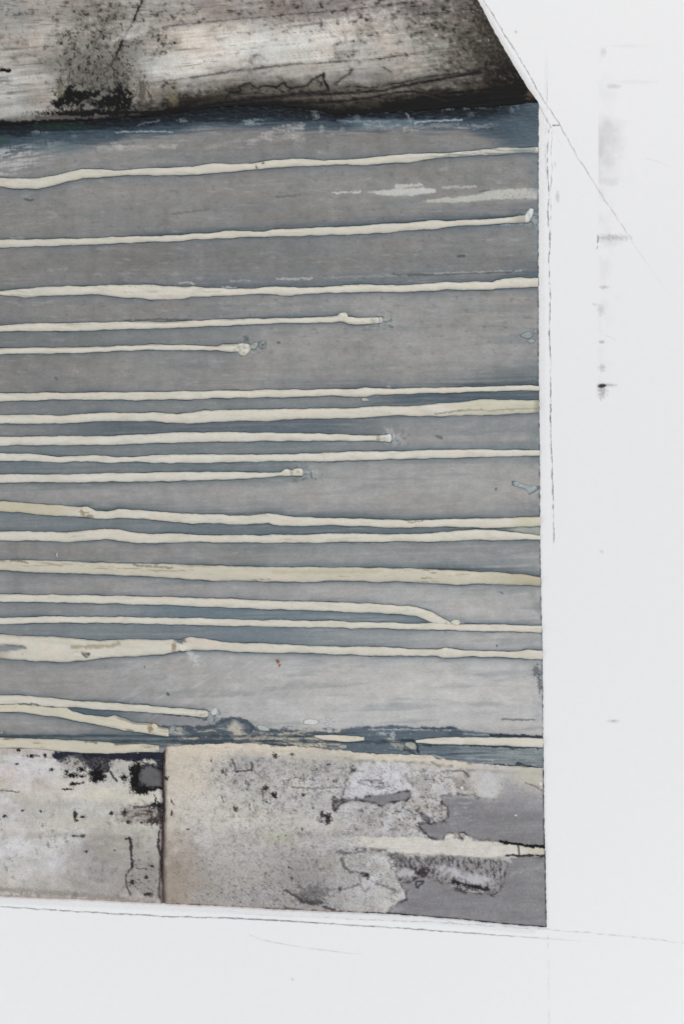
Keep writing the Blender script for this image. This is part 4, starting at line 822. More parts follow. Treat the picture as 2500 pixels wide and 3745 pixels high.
# ------------------------------------------------------------------ mesh building
def link(name, verts, faces, mat, parent=None, cols=None, alpha=None, label=None, smooth=True):
    me = bpy.data.meshes.new(name)
    verts = np.asarray(verts, np.float32); faces = np.asarray(faces, np.int32)
    nv = len(verts); nf = len(faces); k = faces.shape[1]
    me.vertices.add(nv); me.vertices.foreach_set('co', verts.ravel())
    me.loops.add(nf * k); me.loops.foreach_set('vertex_index', faces.ravel())
    me.polygons.add(nf)
    me.polygons.foreach_set('loop_start', np.arange(0, nf * k, k, dtype=np.int32))
    me.polygons.foreach_set('use_smooth', np.full(nf, smooth))
    me.update(calc_edges=True)
    if cols is not None:
        a = me.color_attributes.new('pigment', 'FLOAT_COLOR', 'POINT')
        d = np.ones((nv, 4), np.float32); d[:, :3] = cols
        if alpha is not None: d[:, 3] = alpha
        a.data.foreach_set('color', d.ravel())
    me.materials.append(mat)
    o = bpy.data.objects.new(name, me); SC.collection.objects.link(o)
    if parent: o.parent = parent
    if label: o['label'] = label
    return o

def W3a(x, y, h):
    return np.stack([(x - 1250) * S, -h * S, (1872.5 - y) * S], 1)

def grid_faces(nr, nc):
    i = np.arange(nr - 1)[:, None] * nc + np.arange(nc - 1)[None, :]
    i = i.ravel()
    return np.stack([i, i + nc, i + nc + 1, i + 1], 1)

def grid_xy(us, nv, topf, botf, rightf, xl=None, leftf=None):
    v = np.linspace(0, 1, nv)[:, None]
    U = us[None, :]
    x = np.broadcast_to(-100 + U * 2000, (nv, len(us))).copy(); y = x * 0
    for _ in range(6):
        y = topf(x) * (1 - v) + botf(x) * v
        l = leftf(y) if leftf else xl
        x = l * (1 - U) + rightf(y) * U
    return x, y

def sheet(name, x, y, h, col, mat, parent, base=4.0, keep=None, label=None):
    """relief sheet with a skirt down to the paper"""
    nr, nc = x.shape
    X = x.ravel(); Y = y.ravel(); Hh = h
    V = W3a(X, Y, base + Hh)
    F = grid_faces(nr, nc)
    C = albedo(col)
    idx = np.arange(nr * nc).reshape(nr, nc)
    if keep is None:
        ring = np.concatenate([idx[0, :-1], idx[:-1, -1], idx[-1, :0:-1], idx[:0:-1, 0]])
        n0 = len(V)
        Vs = W3a(X[ring], Y[ring], np.full(len(ring), 0.2))
        V = np.concatenate([V, Vs]); C = np.concatenate([C, C[ring] * .8])
        j = np.arange(len(ring)); j2 = np.roll(j, -1)
        F = np.concatenate([F, np.stack([ring[j], ring[j2], n0 + j2, n0 + j], 1)])
    else:
        kf = keep[F].mean(1) > .5
        F = F[kf]
        used = np.unique(F); mp = np.full(len(V), -1); mp[used] = np.arange(len(used))
        V = V[used]; C = C[used]; F = mp[F]
    return link(name, V, F, mat, parent, C, label=label)

def thing(name, label, cat, loc=(0, 0, 0), group=None):
    o = bpy.data.objects.new(name, None); SC.collection.objects.link(o)
    o.location = loc; o.empty_display_size = .01
    o['label'] = label; o['category'] = cat
    if group: o['group'] = group
    return o

# ------------------------------------------------------------------ the setting
wl = link('wall', [(-2.5, .004, -2.5), (2.5, .004, -2.5), (2.5, .004, 2.5), (-2.5, .004, 2.5)], [(0, 1, 2, 3)], M_WALL)
wl['kind'] = 'structure'

# white sheet
sheet_t = thing('drawing_sheet', 'large white drafting film sheet with pencil construction lines, lying under the painted panel', 'paper sheet')
gx = np.linspace(-1400, 3900, 160); gy = np.linspace(-900, 4700, 160)
X, Y = np.meshgrid(gx, gy); X = X.ravel(); Y = Y.ravel()
wv = 2.0 * fb(X, Y, 1500, 1400, 901, 3)
pv = W3a(X, Y, wv * 0.0)
F = grid_faces(160, 160)
link('paper', pv, F, M_PAPER, sheet_t)

# the panel
panel = thing('painted_panel', 'grey painted panel with cream wax lines, mounted on the white sheet', 'painting')

STEP = 3.3
us_in = np.linspace(0, 1, int(2000 / STEP))
def make_us(xl, n_in=600, n_out=50):          # finer inside the view
    f = (0 - xl) / (1975 - xl)
    return np.concatenate([np.linspace(0, f, n_out, endpoint=False), np.linspace(f, 1, n_in)])
XL = -560
US = make_us(XL)

x, y = grid_xy(US, 215, lambda q: q * 0 - 420.0, lambda q: ub(q) + 2, edge_r, xl=XL)
c, h = paint_upper(x.ravel(), y.ravel())
sheet('upper_board', x, y, h, c, M_BOARD, panel, 5.0)

x, y = grid_xy(US, 790, ub, lb, edge_r, xl=XL)
c, h = paint_field(x.ravel(), y.ravel())
sheet('striped_field', x, y, h, c, M_FIELD, panel, 4.0)

botr = lambda q: bot(q) + 1.6 * fb(q, q * 0, 26, 9, 801, 3)
us1 = np.concatenate([np.linspace(0, .48, 40, endpoint=False), np.linspace(.48, 1, 185)])
x, y = grid_xy(us1, 180, lb, botr, SEAMX, xl=XL)
c, h, _ = paint_lower(x.ravel() - .01, y.ravel())
sheet('lower_board', x, y, h, c, M_BOARD, panel, 5.0, label='pale lower left board with black blots beside the seam')
x, y = grid_xy(np.linspace(0, 1, 430), 205, lb, botr, edge_r, leftf=lambda q: SEAMX(q) + 1.2)
c, h, mk = paint_lower(x.ravel() + .01, y.ravel())
lowr = sheet('lower_board', x, y, h, c, M_BOARD, panel, 5.0, label='speckled lower right board with torn grey patches')
for nm, key, lab in (('cream_strip', 'strip', 'cream strip across the speckled board'), ('grey_film', 'film_a', 'upper torn grey patch'), ('grey_film', 'film_b', 'lower torn grey patch')):
    sheet(nm, x, y, h + .5, c, M_BOARD, lowr, 5.0, keep=mk[key].astype(float), label=lab)

# cream lines
rng = random.Random(4)
NR = 13
for i, r in enumerate(RIDGES):
    tf, bf, x0, x1 = RF[i]
    xe = x1
    xs0 = XL if x0 < 5 else x0
    n = int((xe - xs0) / 3.6)
    xs = np.linspace(xs0, xe, n)
    w1, w2 = ridge_wob(i, xs)
    tt = tf(xs) + w1; bb = bf(xs) + w2
    v = np.linspace(0, 1, NR)[:, None]
    yy = tt[None, :] * (1 - v) + bb[None, :] * v
    xx = np.broadcast_to(xs[None, :], yy.shape).copy()
    # let lines that reach the panel edge follow it
    if x1 > 1960:
        xx = np.minimum(xx, edge_x(yy) + 1)
    prof = (1 - np.abs(2 * v - 1) ** 2.6)
    Hh = np.interp((bb - tt), [5, 30, 60, 110], [2.0, 6.5, 8.0, 8.5])[None, :] * prof
    X = xx.ravel(); Y = yy.ravel()
    taper = np.ones_like(X)
    if x1 < 1960: taper = np.sqrt(np.clip((x1 - X) / 10.0, 0, 1))
    if x0 > 5: taper *= np.sqrt(np.clip((X - x0) / 14.0, 0, 1))
    H0 = Hh.ravel() * taper
    H0 += .5 * fb(X, Y, 34, 26, 500 + i, 3) * prof.repeat(n, 1).ravel() - 0.8 * (1 - taper)
    g = 206 + 3.5 * fb(X, Y, 120, 30, 520 + i, 3) + 2.5 * fb(X, Y, 160, 7, 540 + i, 3)
    if i in (0, 1): g -= 5
    if i in (12, 18): g -= 8
    if i in (16, 17, 15): g -= 3
    col = np.stack([g + 1, g - 3, g - 15], 1)
    if i in (18, 17, 20, 12): col += np.array([-3, -4, -9])[None, :]
    if i in (7, 8, 9): col += np.array([1, 2, 4])[None, :]
    V_ = np.broadcast_to(v, yy.shape).ravel()
    ed = 1 - np.abs(2 * V_ - 1)
    mix(col, (184, 176, 160), .35 * (1 - ss(0, .4, ed)))
    mix(col, (110, 116, 120), .6 * (1 - ss(.0, .11, ed + .06 * fb(X, Y, 50, 10, 560 + i, 3))))
    # brown drag marks and specks
    bs_ = .9 if i in (12, 18) else (.5 if i in (2, 16, 17) else .22)
    mix(col, (128, 114, 92), bs_ * ss(.45, 1.0, fb(X, Y, 130, 7, 580 + i, 4)) * ss(-.2, .6, fb(X, Y, 260, 60, 590 + i, 2)))
    mix(col, (120, 114, 98), .5 * ss(1.0, 1.2, fb(X, Y, 12, 9, 600 + i, 2)) * ss(.0, .6, fb(X, Y, 200, 200, 605 + i, 2)))
    mix(col, (186, 182, 168), .45 * ss(.0, .9, fb(X, Y, 90, 22, 606 + i, 3)))
    mix(col, (214, 198, 182), .4 * ss(.2, .9, fb(X, Y, 150, 40, 610 + i, 2)))
    if i == 0:
        mix(col, (132, 136, 138), .8 * ss(1480, 1700, X) * ss(-.5, .5, fb(X, Y, 60, 8, 620, 4) + .9 * (V_ - .55)))
        mix(col, (120, 130, 136), .5 * ss(1830, 1900, X) * (1 - ss(1950, 1962, X)))
        mix(col, (96, 96, 84), .8 * (blob(X, Y, 962, 597, 6, 5, 1, .6) + blob(X, Y, 938, 612, 4, 6, 2, .5)))
    if i == 1: mix(col, (150, 146, 132), .5 * ss(1850, 1900, X))
    if i == 2:
        mix(col, (170, 168, 160), .6 * (1 - ss(60, 240, X)) * ss(-.2, .4, fb(X, Y, 80, 6, 621, 3)))
        mix(col, (140, 144, 146), .6 * ss(.2, .8, fb(X, Y, 30, 8, 622, 3)) * (V_ < .22) * ss(330, 400, X) * (1 - ss(850, 950, X)))
    if i in (3, 4):
        mix(col, (150, 148, 138), .7 * np.exp(-((V_ - .16) / .1) ** 2) * (X < 1250) * ss(-.4, .3, fb(X, Y, 200, 8, 623 + i, 2)))
    if i == 6:
        m = stroke(X, Y, CR([(840, 232), (900, 225), (1000, 214), (1080, 213), (1130, 218), (1200, 210), (1380, 206)]), 2.5, 2.5, 624)
        mix(col, (104, 104, 92), .75 * m)
        mix(col, (186, 182, 160), .5 * ss(1600, 1750, X))
        mix(col, (130, 126, 108), .6 * ss(1940, 1966, X))
    if i == 7: mix(col, (140, 136, 122), .6 * blob(X, Y, 1382, 1603, 8, 14, 3, .3)); mix(col, (214, 214, 210), .8 * ss(1400, 1420, X))
    if i == 9: mix(col, (150, 142, 120), .6 * (blob(X, Y, 1066, 1725, 4, 14, 4, .3) + blob(X, Y, 1095, 1725, 14, 8, 5, .5))); mix(col, (110, 108, 96), .5 * ss(1102, 1108, X))
    if i == 10:
        mix(col, (140, 126, 100), .75 * (blob(X, Y, 308, 1350 + 745 / K1, 14, 14, 5, .5) + blob(X, Y, 328, 1350 + 768 / K1, 14, 6, 6, .5)))
        mix(col, (178, 168, 138), .5 * (1 - ss(180, 320, X)))
        mix(col, (130, 122, 108), .7 * stroke(X, Y, CR([(700, 800), (750, 795), (790, 785)]), 2, 2, 625))
        mix(col, (190, 186, 156), .5 * ss(1850, 1900, X))
    if i == 12:
        mix(col, (118, 110, 96), .5 * ss(.1, .9, fb(X, Y, 180, 6, 626, 4)) * (V_ < .6) * (1 - ss(680, 820, X)))
        mix(col, (90, 88, 74), .6 * stroke(X, Y, D_([(60, 70), (110, 72), (150, 86)]), 4, 3, 627))
        mix(col, (150, 144, 112), .45 * ss(1750, 1950, X))
        mix(col, (100, 98, 80), .6 * stroke(X, Y, D_([(700, 92), (760, 100), (900, 110)]), 3, 3, 628))
        mix(col, (176, 170, 144), .5 * stroke(X, Y, DR([(0, 128), (300, 132), (560, 126)]), 6, 8, 629))
    if i == 15:
        m = sdf(X, Y, D_([(-200, 505), (0, 512), (100, 512), (140, 522), (130, 532), (60, 542), (0, 548), (-200, 560)]))
        mix(col, (128, 134, 138), .95 * (1 - ss(-3, 3, m)))
        H0 -= 4 * (1 - ss(-3, 3, m))
        mix(col, (90, 94, 96), .8 * np.exp(-(m / 3) ** 2) * (Y < 2375))
        m = sdf(X, Y, D_([(428, 550), (470, 555), (466, 566), (450, 574), (438, 564)]))
        mix(col, (140, 136, 124), .9 * (m < 0)); mix(col, (70, 68, 60), .9 * np.exp(-((m) / 2.6) ** 2))
        mix(col, (94, 98, 108), .85 * blob(X, Y, 660, 2343, 22, 9, 7, .5, .3)); mix(col, (140, 124, 98), .75 * blob(X, Y, 637, 2365, 8, 16, 8, .4))
        mix(col, (90, 94, 104), .8 * blob(X, Y, 665, 2386, 22, 7, 9, .5, .3))
        mix(col, (140, 130, 104), .6 * stroke(X, Y, D_([(380, 520), (560, 518), (620, 506)]), 7, 7, 630, 3))
        mix(col, (140, 126, 104), .4 * (1 - ss(-10, 60, X)) * (Y > 2380))
    if i in (16, 17): mix(col, (86, 86, 80), .8 * stroke(X, Y, D_([(100, 818), (180, 819), (212, 828)]), 3, 2, 631))
    if i == 17:
        mix(col, (130, 112, 84), .75 * blob(X, Y, 551, 2666, 10, 13, 10, .4)); mix(col, (120, 122, 118), .6 * (V_ < .2) * ss(410, 440, X))
        mix(col, (100, 98, 84), .5 * ss(455, 470, X) * (1 - ss(485, 500, X)) * (V_ > .8))
    if i == 18:
        mix(col, (106, 104, 96), .8 * (stroke(X, Y, fr(0, 2600, K2, [(940, 270), (1000, 272), (1060, 266), (1130, 264)]), 4, 3, 632) + stroke(X, Y, fr(0, 2600, K2, [(700, 250), (790, 258)]), 4, 3, 633)))
        mix(col, (140, 142, 140), .6 * ss(540, 580, X) * ss(-.2, .5, fb(X, Y, 30, 12, 634, 3)))
    if x1 < 1900:
        mix(col, (150, 148, 138), .6 * ss(x1 - 90, x1 - 10, X) * ss(.0, .7, fb(X, Y, 20, 14, 680 + i, 3)))
    V = W3a(X, Y, 4.4 + H0)
    F = grid_faces(NR, n)
    link('cream_line', V, F, M_WAX, panel, albedo(col), label=RLAB[i])

# raised drops and chips
def lump(name, pts, hgt, tone, seed, base=4.2, parent=panel, label=None, rimtone=(84, 92, 100), mott=8, flat=1.6, rimw=.14, matl=None):
    P = np.array(pts, float)
    # resample the outline
    Q = []
    n = len(P)
    for i in range(n):
        a, b = P[i], P[(i + 1) % n]
        k = max(2, int(np.hypot(*(b - a)) / 3))
        for t in range(k): Q.append(a + (b - a) * t / k)
    Q = np.array(Q)
    for _ in range(2): Q = (np.roll(Q, 1, 0) + 2 * Q + np.roll(Q, -1, 0)) / 4
    c0 = Q.mean(0); m = len(Q); R_ = 9
    rr = np.linspace(0.02, 1, R_)
    xs = c0[0] + (Q[None, :, 0] - c0[0]) * rr[:, None]; ys = c0[1] + (Q[None, :, 1] - c0[1]) * rr[:, None]
    nz = fb(xs.ravel(), ys.ravel(), 15, 13, seed, 3).reshape(xs.shape)
    hh = hgt * (1 - rr[:, None] ** (2 * flat)) * (1 + .5 * nz) - .5 * (rr[:, None] ** 8)
    F = []
    for a in range(R_ - 1):
        for b in range(m):
            F.append((a * m + b, a * m + (b + 1) % m, (a + 1) * m + (b + 1) % m, (a + 1) * m + b))
    X = xs.ravel(); Y = ys.ravel()
    col = np.tile(np.array(tone, float), (len(X), 1)) + mott * nz.ravel()[:, None]
    RR = np.repeat(rr, m)
    mix(col, rimtone, .85 * ss(1 - rimw, 1 - rimw * .3, RR))
    return link(name, W3a(X, Y, base + hh.ravel()), F, matl or M_WAX, parent, albedo(col), label=label)

def ell(cx, cy, rx, ry, seed=0, n=14, rot=0):
    r = random.Random(seed)
    o = []
    for k in range(n):
        a = 2 * math.pi * k / n; q = 1 + r.uniform(-.16, .16)
        u, v = rx * q * math.cos(a), ry * q * math.sin(a)
        o.append((cx + u * math.cos(rot) - v * math.sin(rot), cy + u * math.sin(rot) + v * math.cos(rot)))
    return o
CREAM = (206, 204, 190); PALE = (196, 200, 200); GREY = (150, 158, 158)
lump('wax_drop', BR([(1303, 205), (1318, 178), (1335, 158), (1355, 162), (1352, 190), (1340, 215), (1328, 235), (1305, 235)]), 7, (204, 206, 204), 1, 6, label='white wax curl at the right end of a line', mott=16)
lump('wax_drop', BR([(334, 716), (350, 704), (378, 703), (388, 718), (382, 742), (360, 752), (338, 748), (330, 735)]), 6, CREAM, 2, 6, mott=14, rimtone=(170, 164, 148))
lump('wax_drop', ell(1000 + 556 / K1, 650 + 744 / K1, 10, 12, 3), 6, (188, 188, 184), 3, 5, mott=16)
lump('wax_drop', B([(1235, 868), (1262, 862), (1300, 868), (1312, 888), (1296, 915), (1275, 932), (1248, 925), (1236, 900)]), 7, (198, 196, 184), 4, 6, mott=22, rimtone=(140, 138, 128))
lump('wax_drop', B([(1296, 876), (1320, 862), (1345, 858), (1350, 880), (1330, 898), (1305, 895)]), 6, (148, 152, 146), 5, 5, mott=22)
lump('wax_drop', B([(1346, 856), (1370, 848), (1390, 856), (1388, 886), (1368, 894), (1350, 888)]), 6, (128, 134, 134), 6, 5, mott=22, label='grey green knot past the end of a cream line')
lump('wax_drop', CR([(575, 350), (590, 340), (610, 338), (616, 358), (608, 384), (590, 378)]), 5, (208, 208, 204), 7, 6, mott=18, rimtone=(170, 172, 170))
lump('wax_drop', CR([(98, 522), (125, 516), (152, 518), (158, 536), (150, 552), (120, 556), (98, 548)]), 5, (204, 200, 182), 8, 6, mott=12)
lump('wax_drop', CR([(60 - 14, 528), (68, 519), (84, 524), (88, 540), (78, 552), (55, 552)]), 4, CREAM, 9, 6, mott=8, rimtone=(180, 174, 156))
lump('wax_drop', ell(1118 / K1, 2000 + 858 / K1, 14, 14, 10), 6, (196, 198, 194), 10, 4, mott=14)
lump('wax_drop', DR([(918, 388), (940, 378), (968, 380), (976, 395), (960, 410), (930, 408)]), 5, CREAM, 11, 5, mott=12)
lump('wax_drop', Cc([(424, 722), (440, 716), (465, 718), (476, 732), (470, 748), (445, 752), (428, 742)]), 5, (208, 200, 180), 12, 7, mott=10, rimtone=(176, 164, 140))
lump('wax_drop', D_([(916, 515), (945, 508), (978, 512), (985, 530), (960, 545), (930, 538)]), 5, (210, 206, 190), 13, 8, mott=8, rimtone=(160, 152, 130))
lump('wax_drop', DR([(866, 540), (880, 526), (902, 524), (920, 534), (926, 556), (912, 574), (888, 578), (870, 566)]), 5, (212, 208, 192), 14, 5, mott=6, rimtone=(180, 176, 160))
lump('wax_drop', DR([(1296, 552), (1312, 538), (1345, 536), (1375, 542), (1380, 575), (1350, 586), (1315, 584), (1298, 572)]), 4, (214, 210, 194), 15, 5, mott=6, rimtone=(180, 176, 160))
lump('wax_drop', D_([(785, 930), (800, 918), (820, 926), (828, 944), (812, 956), (795, 950)]), 5, (206, 198, 170), 16, 8, mott=10, rimtone=(150, 138, 110))
# flat chips
CH = dict(hgt=2.2, mott=10, flat=3.0, rimw=.30)
def chip(pts, tone, seed, **kw):
    d = dict(CH); d.update(kw)
    return lump('wax_chip', pts, d.pop('hgt'), tone, seed, 4.0, **d)
chip(BR([(1275, 822), (1300, 808), (1325, 798), (1345, 806), (1356, 820), (1345, 836), (1318, 842), (1290, 834)]), (142, 150, 152), 21)
chip(BR([(1316, 848), (1340, 840), (1362, 846), (1362, 860), (1340, 864), (1320, 860)]), (150, 158, 158), 22)
chip(BR([(1350, 792), (1372, 786), (1374, 812), (1354, 812)]), (140, 148, 150), 23)
chip(CR([(1234, 582), (1250, 578), (1285, 594), (1320, 606), (1360, 612), (1384, 604), (1384, 628), (1330, 662), (1335, 640), (1300, 622), (1260, 612), (1238, 606)]), (156, 166, 168), 24, mott=16)
chip(CR([(455, 150), (480, 148), (508, 165), (480, 167), (454, 167)]), (172, 176, 164), 25)
chip(DR([(148, 908), (165, 896), (200, 895), (238, 902), (243, 915), (225, 928), (180, 929), (150, 922)]), (200, 202, 200), 26, rimtone=(104, 106, 106), rimw=.2)
chip(DR([(266, 890), (290, 885), (300, 895), (288, 906), (272, 902)]), (186, 190, 188), 27, rimtone=(110, 112, 112))
chip(DR([(300, 895), (318, 888), (322, 905), (310, 918), (302, 908)]), (190, 194, 192), 28, rimtone=(116, 118, 118))
chip(DR([(262, 920), (285, 912), (296, 925), (276, 932)]), (184, 188, 186), 29, rimtone=(120, 122, 122))
chip(D_([(1332, 930), (1350, 925), (1380, 932), (1408, 946), (1408, 960), (1375, 960), (1345, 950)]), (172, 178, 176), 30, rimtone=(92, 98, 104), rimw=.22)
chip(fr(1300, 2600, K2, [(400, 252), (450, 250), (485, 258), (505, 290), (498, 325), (460, 318), (420, 300), (385, 278)]), (160, 160, 148), 31, mott=16, hgt=5, label='rough ochre grey flake in dark paint')
chip(fr(600, 2600, K2, [(1425, 275), (1460, 268), (1500, 278), (1498, 305), (1455, 312), (1425, 300)]), (150, 152, 146), 32, mott=16)
chip(fr(1300, 2600, K2, [(1290, 845), (1315, 842), (1330, 852), (1318, 866), (1292, 864)]), (186, 186, 184), 33, rimtone=(110, 110, 110), hgt=2.5)
chip(fr(1300, 2600, K2, [(1490, 580), (1525, 575), (1532, 610), (1500, 618)]), (204, 206, 204), 34, rimtone=(170, 168, 160), hgt=3)
chip(fr(1300, 2600, K2, [(850, 612), (880, 610), (888, 640), (870, 655), (852, 638)]), (200, 196, 188), 35, rimtone=(150, 138, 128), hgt=3, mott=14)
chip(fr(1300, 2600, K2, [(770, 608), (800, 600), (805, 620), (780, 630)]), (200, 196, 188), 36, rimtone=(150, 138, 128), hgt=3, mott=14)
chip(D_([(0, 962), (18, 958), (22, 972), (4, 976)]), (150, 152, 148), 37)

# ------------------------------------------------------------------ pencil lines and smudges on the sheet
def smooth_line(pts, step=4.0, jit=1.2, seed=0):
    P = np.array(pts, float)
    d = np.r_[0, np.cumsum(np.hypot(*np.diff(P, axis=0).T))]
    n = max(3, int(d[-1] / step)); t = np.linspace(0, d[-1], n)
    x = np.interp(t, d, P[:, 0]); y = np.interp(t, d, P[:, 1])
    k = min(15, n // 3 * 2 - 1)
    if k > 2:
        ker = np.ones(k) / k
        xp = np.r_[np.full(k // 2, x[0]), x, np.full(k // 2, x[-1])]; yp = np.r_[np.full(k // 2, y[0]), y, np.full(k // 2, y[-1])]
        x[1:-1] = np.convolve(xp, ker, 'valid')[1:-1]; y[1:-1] = np.convolve(yp, ker, 'valid')[1:-1]
    tx = np.gradient(x); ty = np.gradient(y); L = np.hypot(tx, ty) + 1e-9
    nx, ny = -ty / L, tx / L
    j = jit * fb(t, t * 0, 36, 9, 700 + seed, 3)
    return x + nx * j, y + ny * j, nx, ny, t, d[-1]

LZ = [0]
def pencil(pts, w=5.0, dark=.7, seed=0, jit=1.5, fade=(0, 0), tone=(70, 70, 76), brk=.3, label=None):
    x, y, nx, ny, t, L = smooth_line(pts, 4.0, jit, seed)
    n = len(x); k = 7
    LZ[0] += 1
    dark = dark * .74; w = w * .8
    o = np.linspace(-1, 1, k)[:, None]
    ww = w * (1 + .35 * fb(t, t * 0, 22, 9, 720 + seed, 3))
    X = (x[None, :] + nx[None, :] * o * ww[None, :]).ravel(); Y = (y[None, :] + ny[None, :] * o * ww[None, :]).ravel()
    a = np.exp(-(o / .5) ** 2) - math.exp(-4)
    st = dark * np.clip(1 - brk + brk * 1.6 * fb(t, t * 0, 26, 9, 740 + seed, 4), .08, 1)
    if fade[0]: st = st * ss(0, fade[0], t)
    if fade[1]: st = st * (1 - ss(L - fade[1], L, t))
    al = (a * st[None, :]).ravel()
    al *= np.clip(1 + .5 * fb(X, Y, 5, 5, 760 + seed, 2), .2, 1.3)
    C = np.tile(albedo(np.array(tone, float)), (len(X), 1))
    return link('pencil_line', W3a(X, Y, np.full(len(X), .35 + .06 * LZ[0])), grid_faces(k, n), M_GRAPH, sheet_t, C, np.clip(al, 0, 1), label)

Z5 = lambda p: fr(1700, 0, 1 / .6385, p)
Z6 = lambda p: fr(1700, 1400, 1 / .6385, p)
Z7 = lambda p: fr(0, 3200, 1 / 1.594, p)
diag = AR([(1040, -90), (1095, 0), (1150, 90), (1200, 180), (1260, 270), (1330, 390), (1380, 480), (1430, 560), (1490, 655), (1520, 700)]) + Z5([(600, 830), (650, 910), (750, 1065), (830, 1195), (930, 1340), (990, 1440), (1060, 1540), (1160, 1680), (1300, 1830)])
pencil([(1600, -210)] + diag, 5.6, .56, 1, 2.6, (0, 1000), label='slanting pencil line beside the cut corner')
pencil(Z5([(425, 605), (445, 650), (468, 690), (495, 735)]), 4, .55, 2)
pencil(Z5([(480, 700), (478, 760), (468, 870), (472, 1000), (480, 1100), (470, 1200), (485, 1360), (478, 1500), (487, 1700), (480, 1900), (488, 2100), (491, 2349)]) + Z6([(488, 100), (488, 250), (495, 450), (500, 600), (505, 800), (508, 940)]), 5.4, .8, 3, 2.0, (60, 40), brk=.45, label='long upright pencil line beside the panel edge')
pencil(Z5([(495, 735), (492, 850), (497, 1000), (486, 1100), (490, 1300), (486, 1500)]), 4.5, .42, 4, 2.2, (0, 100), brk=.6)
pencil(Z5([(468, 270), (468, 500), (468, 690), (455, 800), (460, 950), (465, 1180)]), 4.5, .26, 5, 1.0, (150, 200), brk=.4)
pencil(Z5([(455, 250), (456, 500), (457, 600)]), 3.5, .12, 6, .6, (150, 60))
pencil(Z5([(500, 740), (530, 800), (560, 850)]), 5, .14, 7, 1)
pencil(Z5([(510, 920), (516, 960)]), 4, .4, 8, 1, (10, 10))
pencil([(-700, 3268)] + Z7([(0, 72), (115, 80), (200, 85), (400, 96), (500, 98), (600, 103), (700, 108), (900, 121), (1050, 131), (1150, 139), (1300, 149), (1420, 158)]), 5.0, .78, 9, 1.8, (0, 700), tone=(66, 68, 80), brk=.25, label='long pencil line running under the panel')
pencil(Z7([(500, 97), (600, 102), (760, 111)]), 5.5, .55, 10, .8, (4, 160), tone=(70, 76, 96))
pencil(Z7([(640, 92), (850, 103), (1000, 108), (1253, 125), (1350, 133), (1450, 142), (1568, 156), (1700, 170)]), 4.2, .34, 11, 2.2, (300, 0), brk=.5)
pencil(Z7([(560, 130), (590, 146), (640, 157), (700, 167), (780, 177), (850, 185)]), 3.6, .26, 12, .8, (40, 120))
pencil(Z7([(515, 78), (550, 88), (640, 95), (720, 96)]), 3.4, .16, 13, 1, (20, 60))
pencil(Z7([(1256, 118), (1257, 200), (1258, 300), (1258, 380)]), 4, .2, 14, .8, (20, 0), brk=.6)
pencil(Z7([(1000, 96), (1060, 118)]), 4, .22, 15, 1, (10, 20))
pencil(Z5([(1000, 902), (1080, 915), (1140, 940), (1195, 968)]), 4, .14, 16, .8, (30, 30))
pencil(Z5([(790, 1920), (840, 1932), (865, 1960)]), 4, .16, 17, .8, (10, 10))
pencil(Z5([(498, 719), (536, 717)]), 5, .9, 18, .4, tone=(92, 52, 48), brk=.1, label='tiny brown tick crossing the pencil lines')
pencil(Z5([(758, 1345), (760, 1375), (755, 1395)]), 5, .85, 19, .5, (8, 8), tone=(40, 36, 42), brk=.1)
pencil(Z5([(757, 1405), (753, 1432)]), 4, .6, 20, .5, (5, 5), tone=(50, 46, 52), brk=.1)
pencil(Z7([(668, 235), (672, 242)]), 4, .25, 21, .2, (2, 2), brk=.1)

def border(pts, w, a0, seed, fade=(0, 0)):
    x, y, nx, ny, t, L = smooth_line(pts, 8.0, 0, seed)
    n = len(x); k = 9
    LZ[0] += 1
    o = np.linspace(0, 1, k)[:, None]
    X = (x[None, :] + nx[None, :] * o * w).ravel(); Y = (y[None, :] + ny[None, :] * o * w).ravel()
    st = np.ones(n)
    if fade[1]: st = 1 - ss(L - fade[1], L, t)
    a = ((1 - ss(.75, 1, o)) * st[None, :] * a0).ravel() * np.clip(.85 + .3 * fb(X, Y, 60, 60, seed, 3), 0, 1)
    C = np.tile(np.array([.89, .89, .885]), (len(X), 1))
    link('white_border', W3a(X, Y, np.full(len(X), .2 + .03 * LZ[0])), grid_faces(k, n), M_PAPER2, sheet_t, C, a)
border([(float(edge_x(q)) - 6, float(q)) for q in range(-400, 372, 20)], -26, .6, 51)
border([(float(edge_x(q)) - 6, float(q)) for q in range(390, 2100, 20)], -34, .32, 52, (0, 900))
border([(float(q), float(bot(np.array(q))) - 8) for q in range(-600, 1980, 20)], 40, .45, 53)

def smudge(x0, y0, x1, y1, fn, seed, tone=(84, 82, 84), step=5.0, label=None):
    nc = max(6, int((x1 - x0) / step)); nr = max(6, int((y1 - y0) / step))
    X, Y = np.meshgrid(np.linspace(x0, x1, nc), np.linspace(y0, y1, nr)); X = X.ravel(); Y = Y.ravel()
    u = (X - x0) / (x1 - x0); v = (Y - y0) / (y1 - y0)
    a = np.clip(fn(X, Y, u, v), 0, 1)
    a *= ss(0, .06, v) * (1 - ss(.94, 1, v)) * (1 - ss(.85, 1, u))
    C = np.tile(albedo(np.array(tone, float)), (len(X), 1))
    LZ[0] += 1
    link('graphite_smudge', W3a(X, Y, np.full(len(X), .35 + .06 * LZ[0])), grid_faces(nr, nc), M_GRAPH, sheet_t, C, a, label)

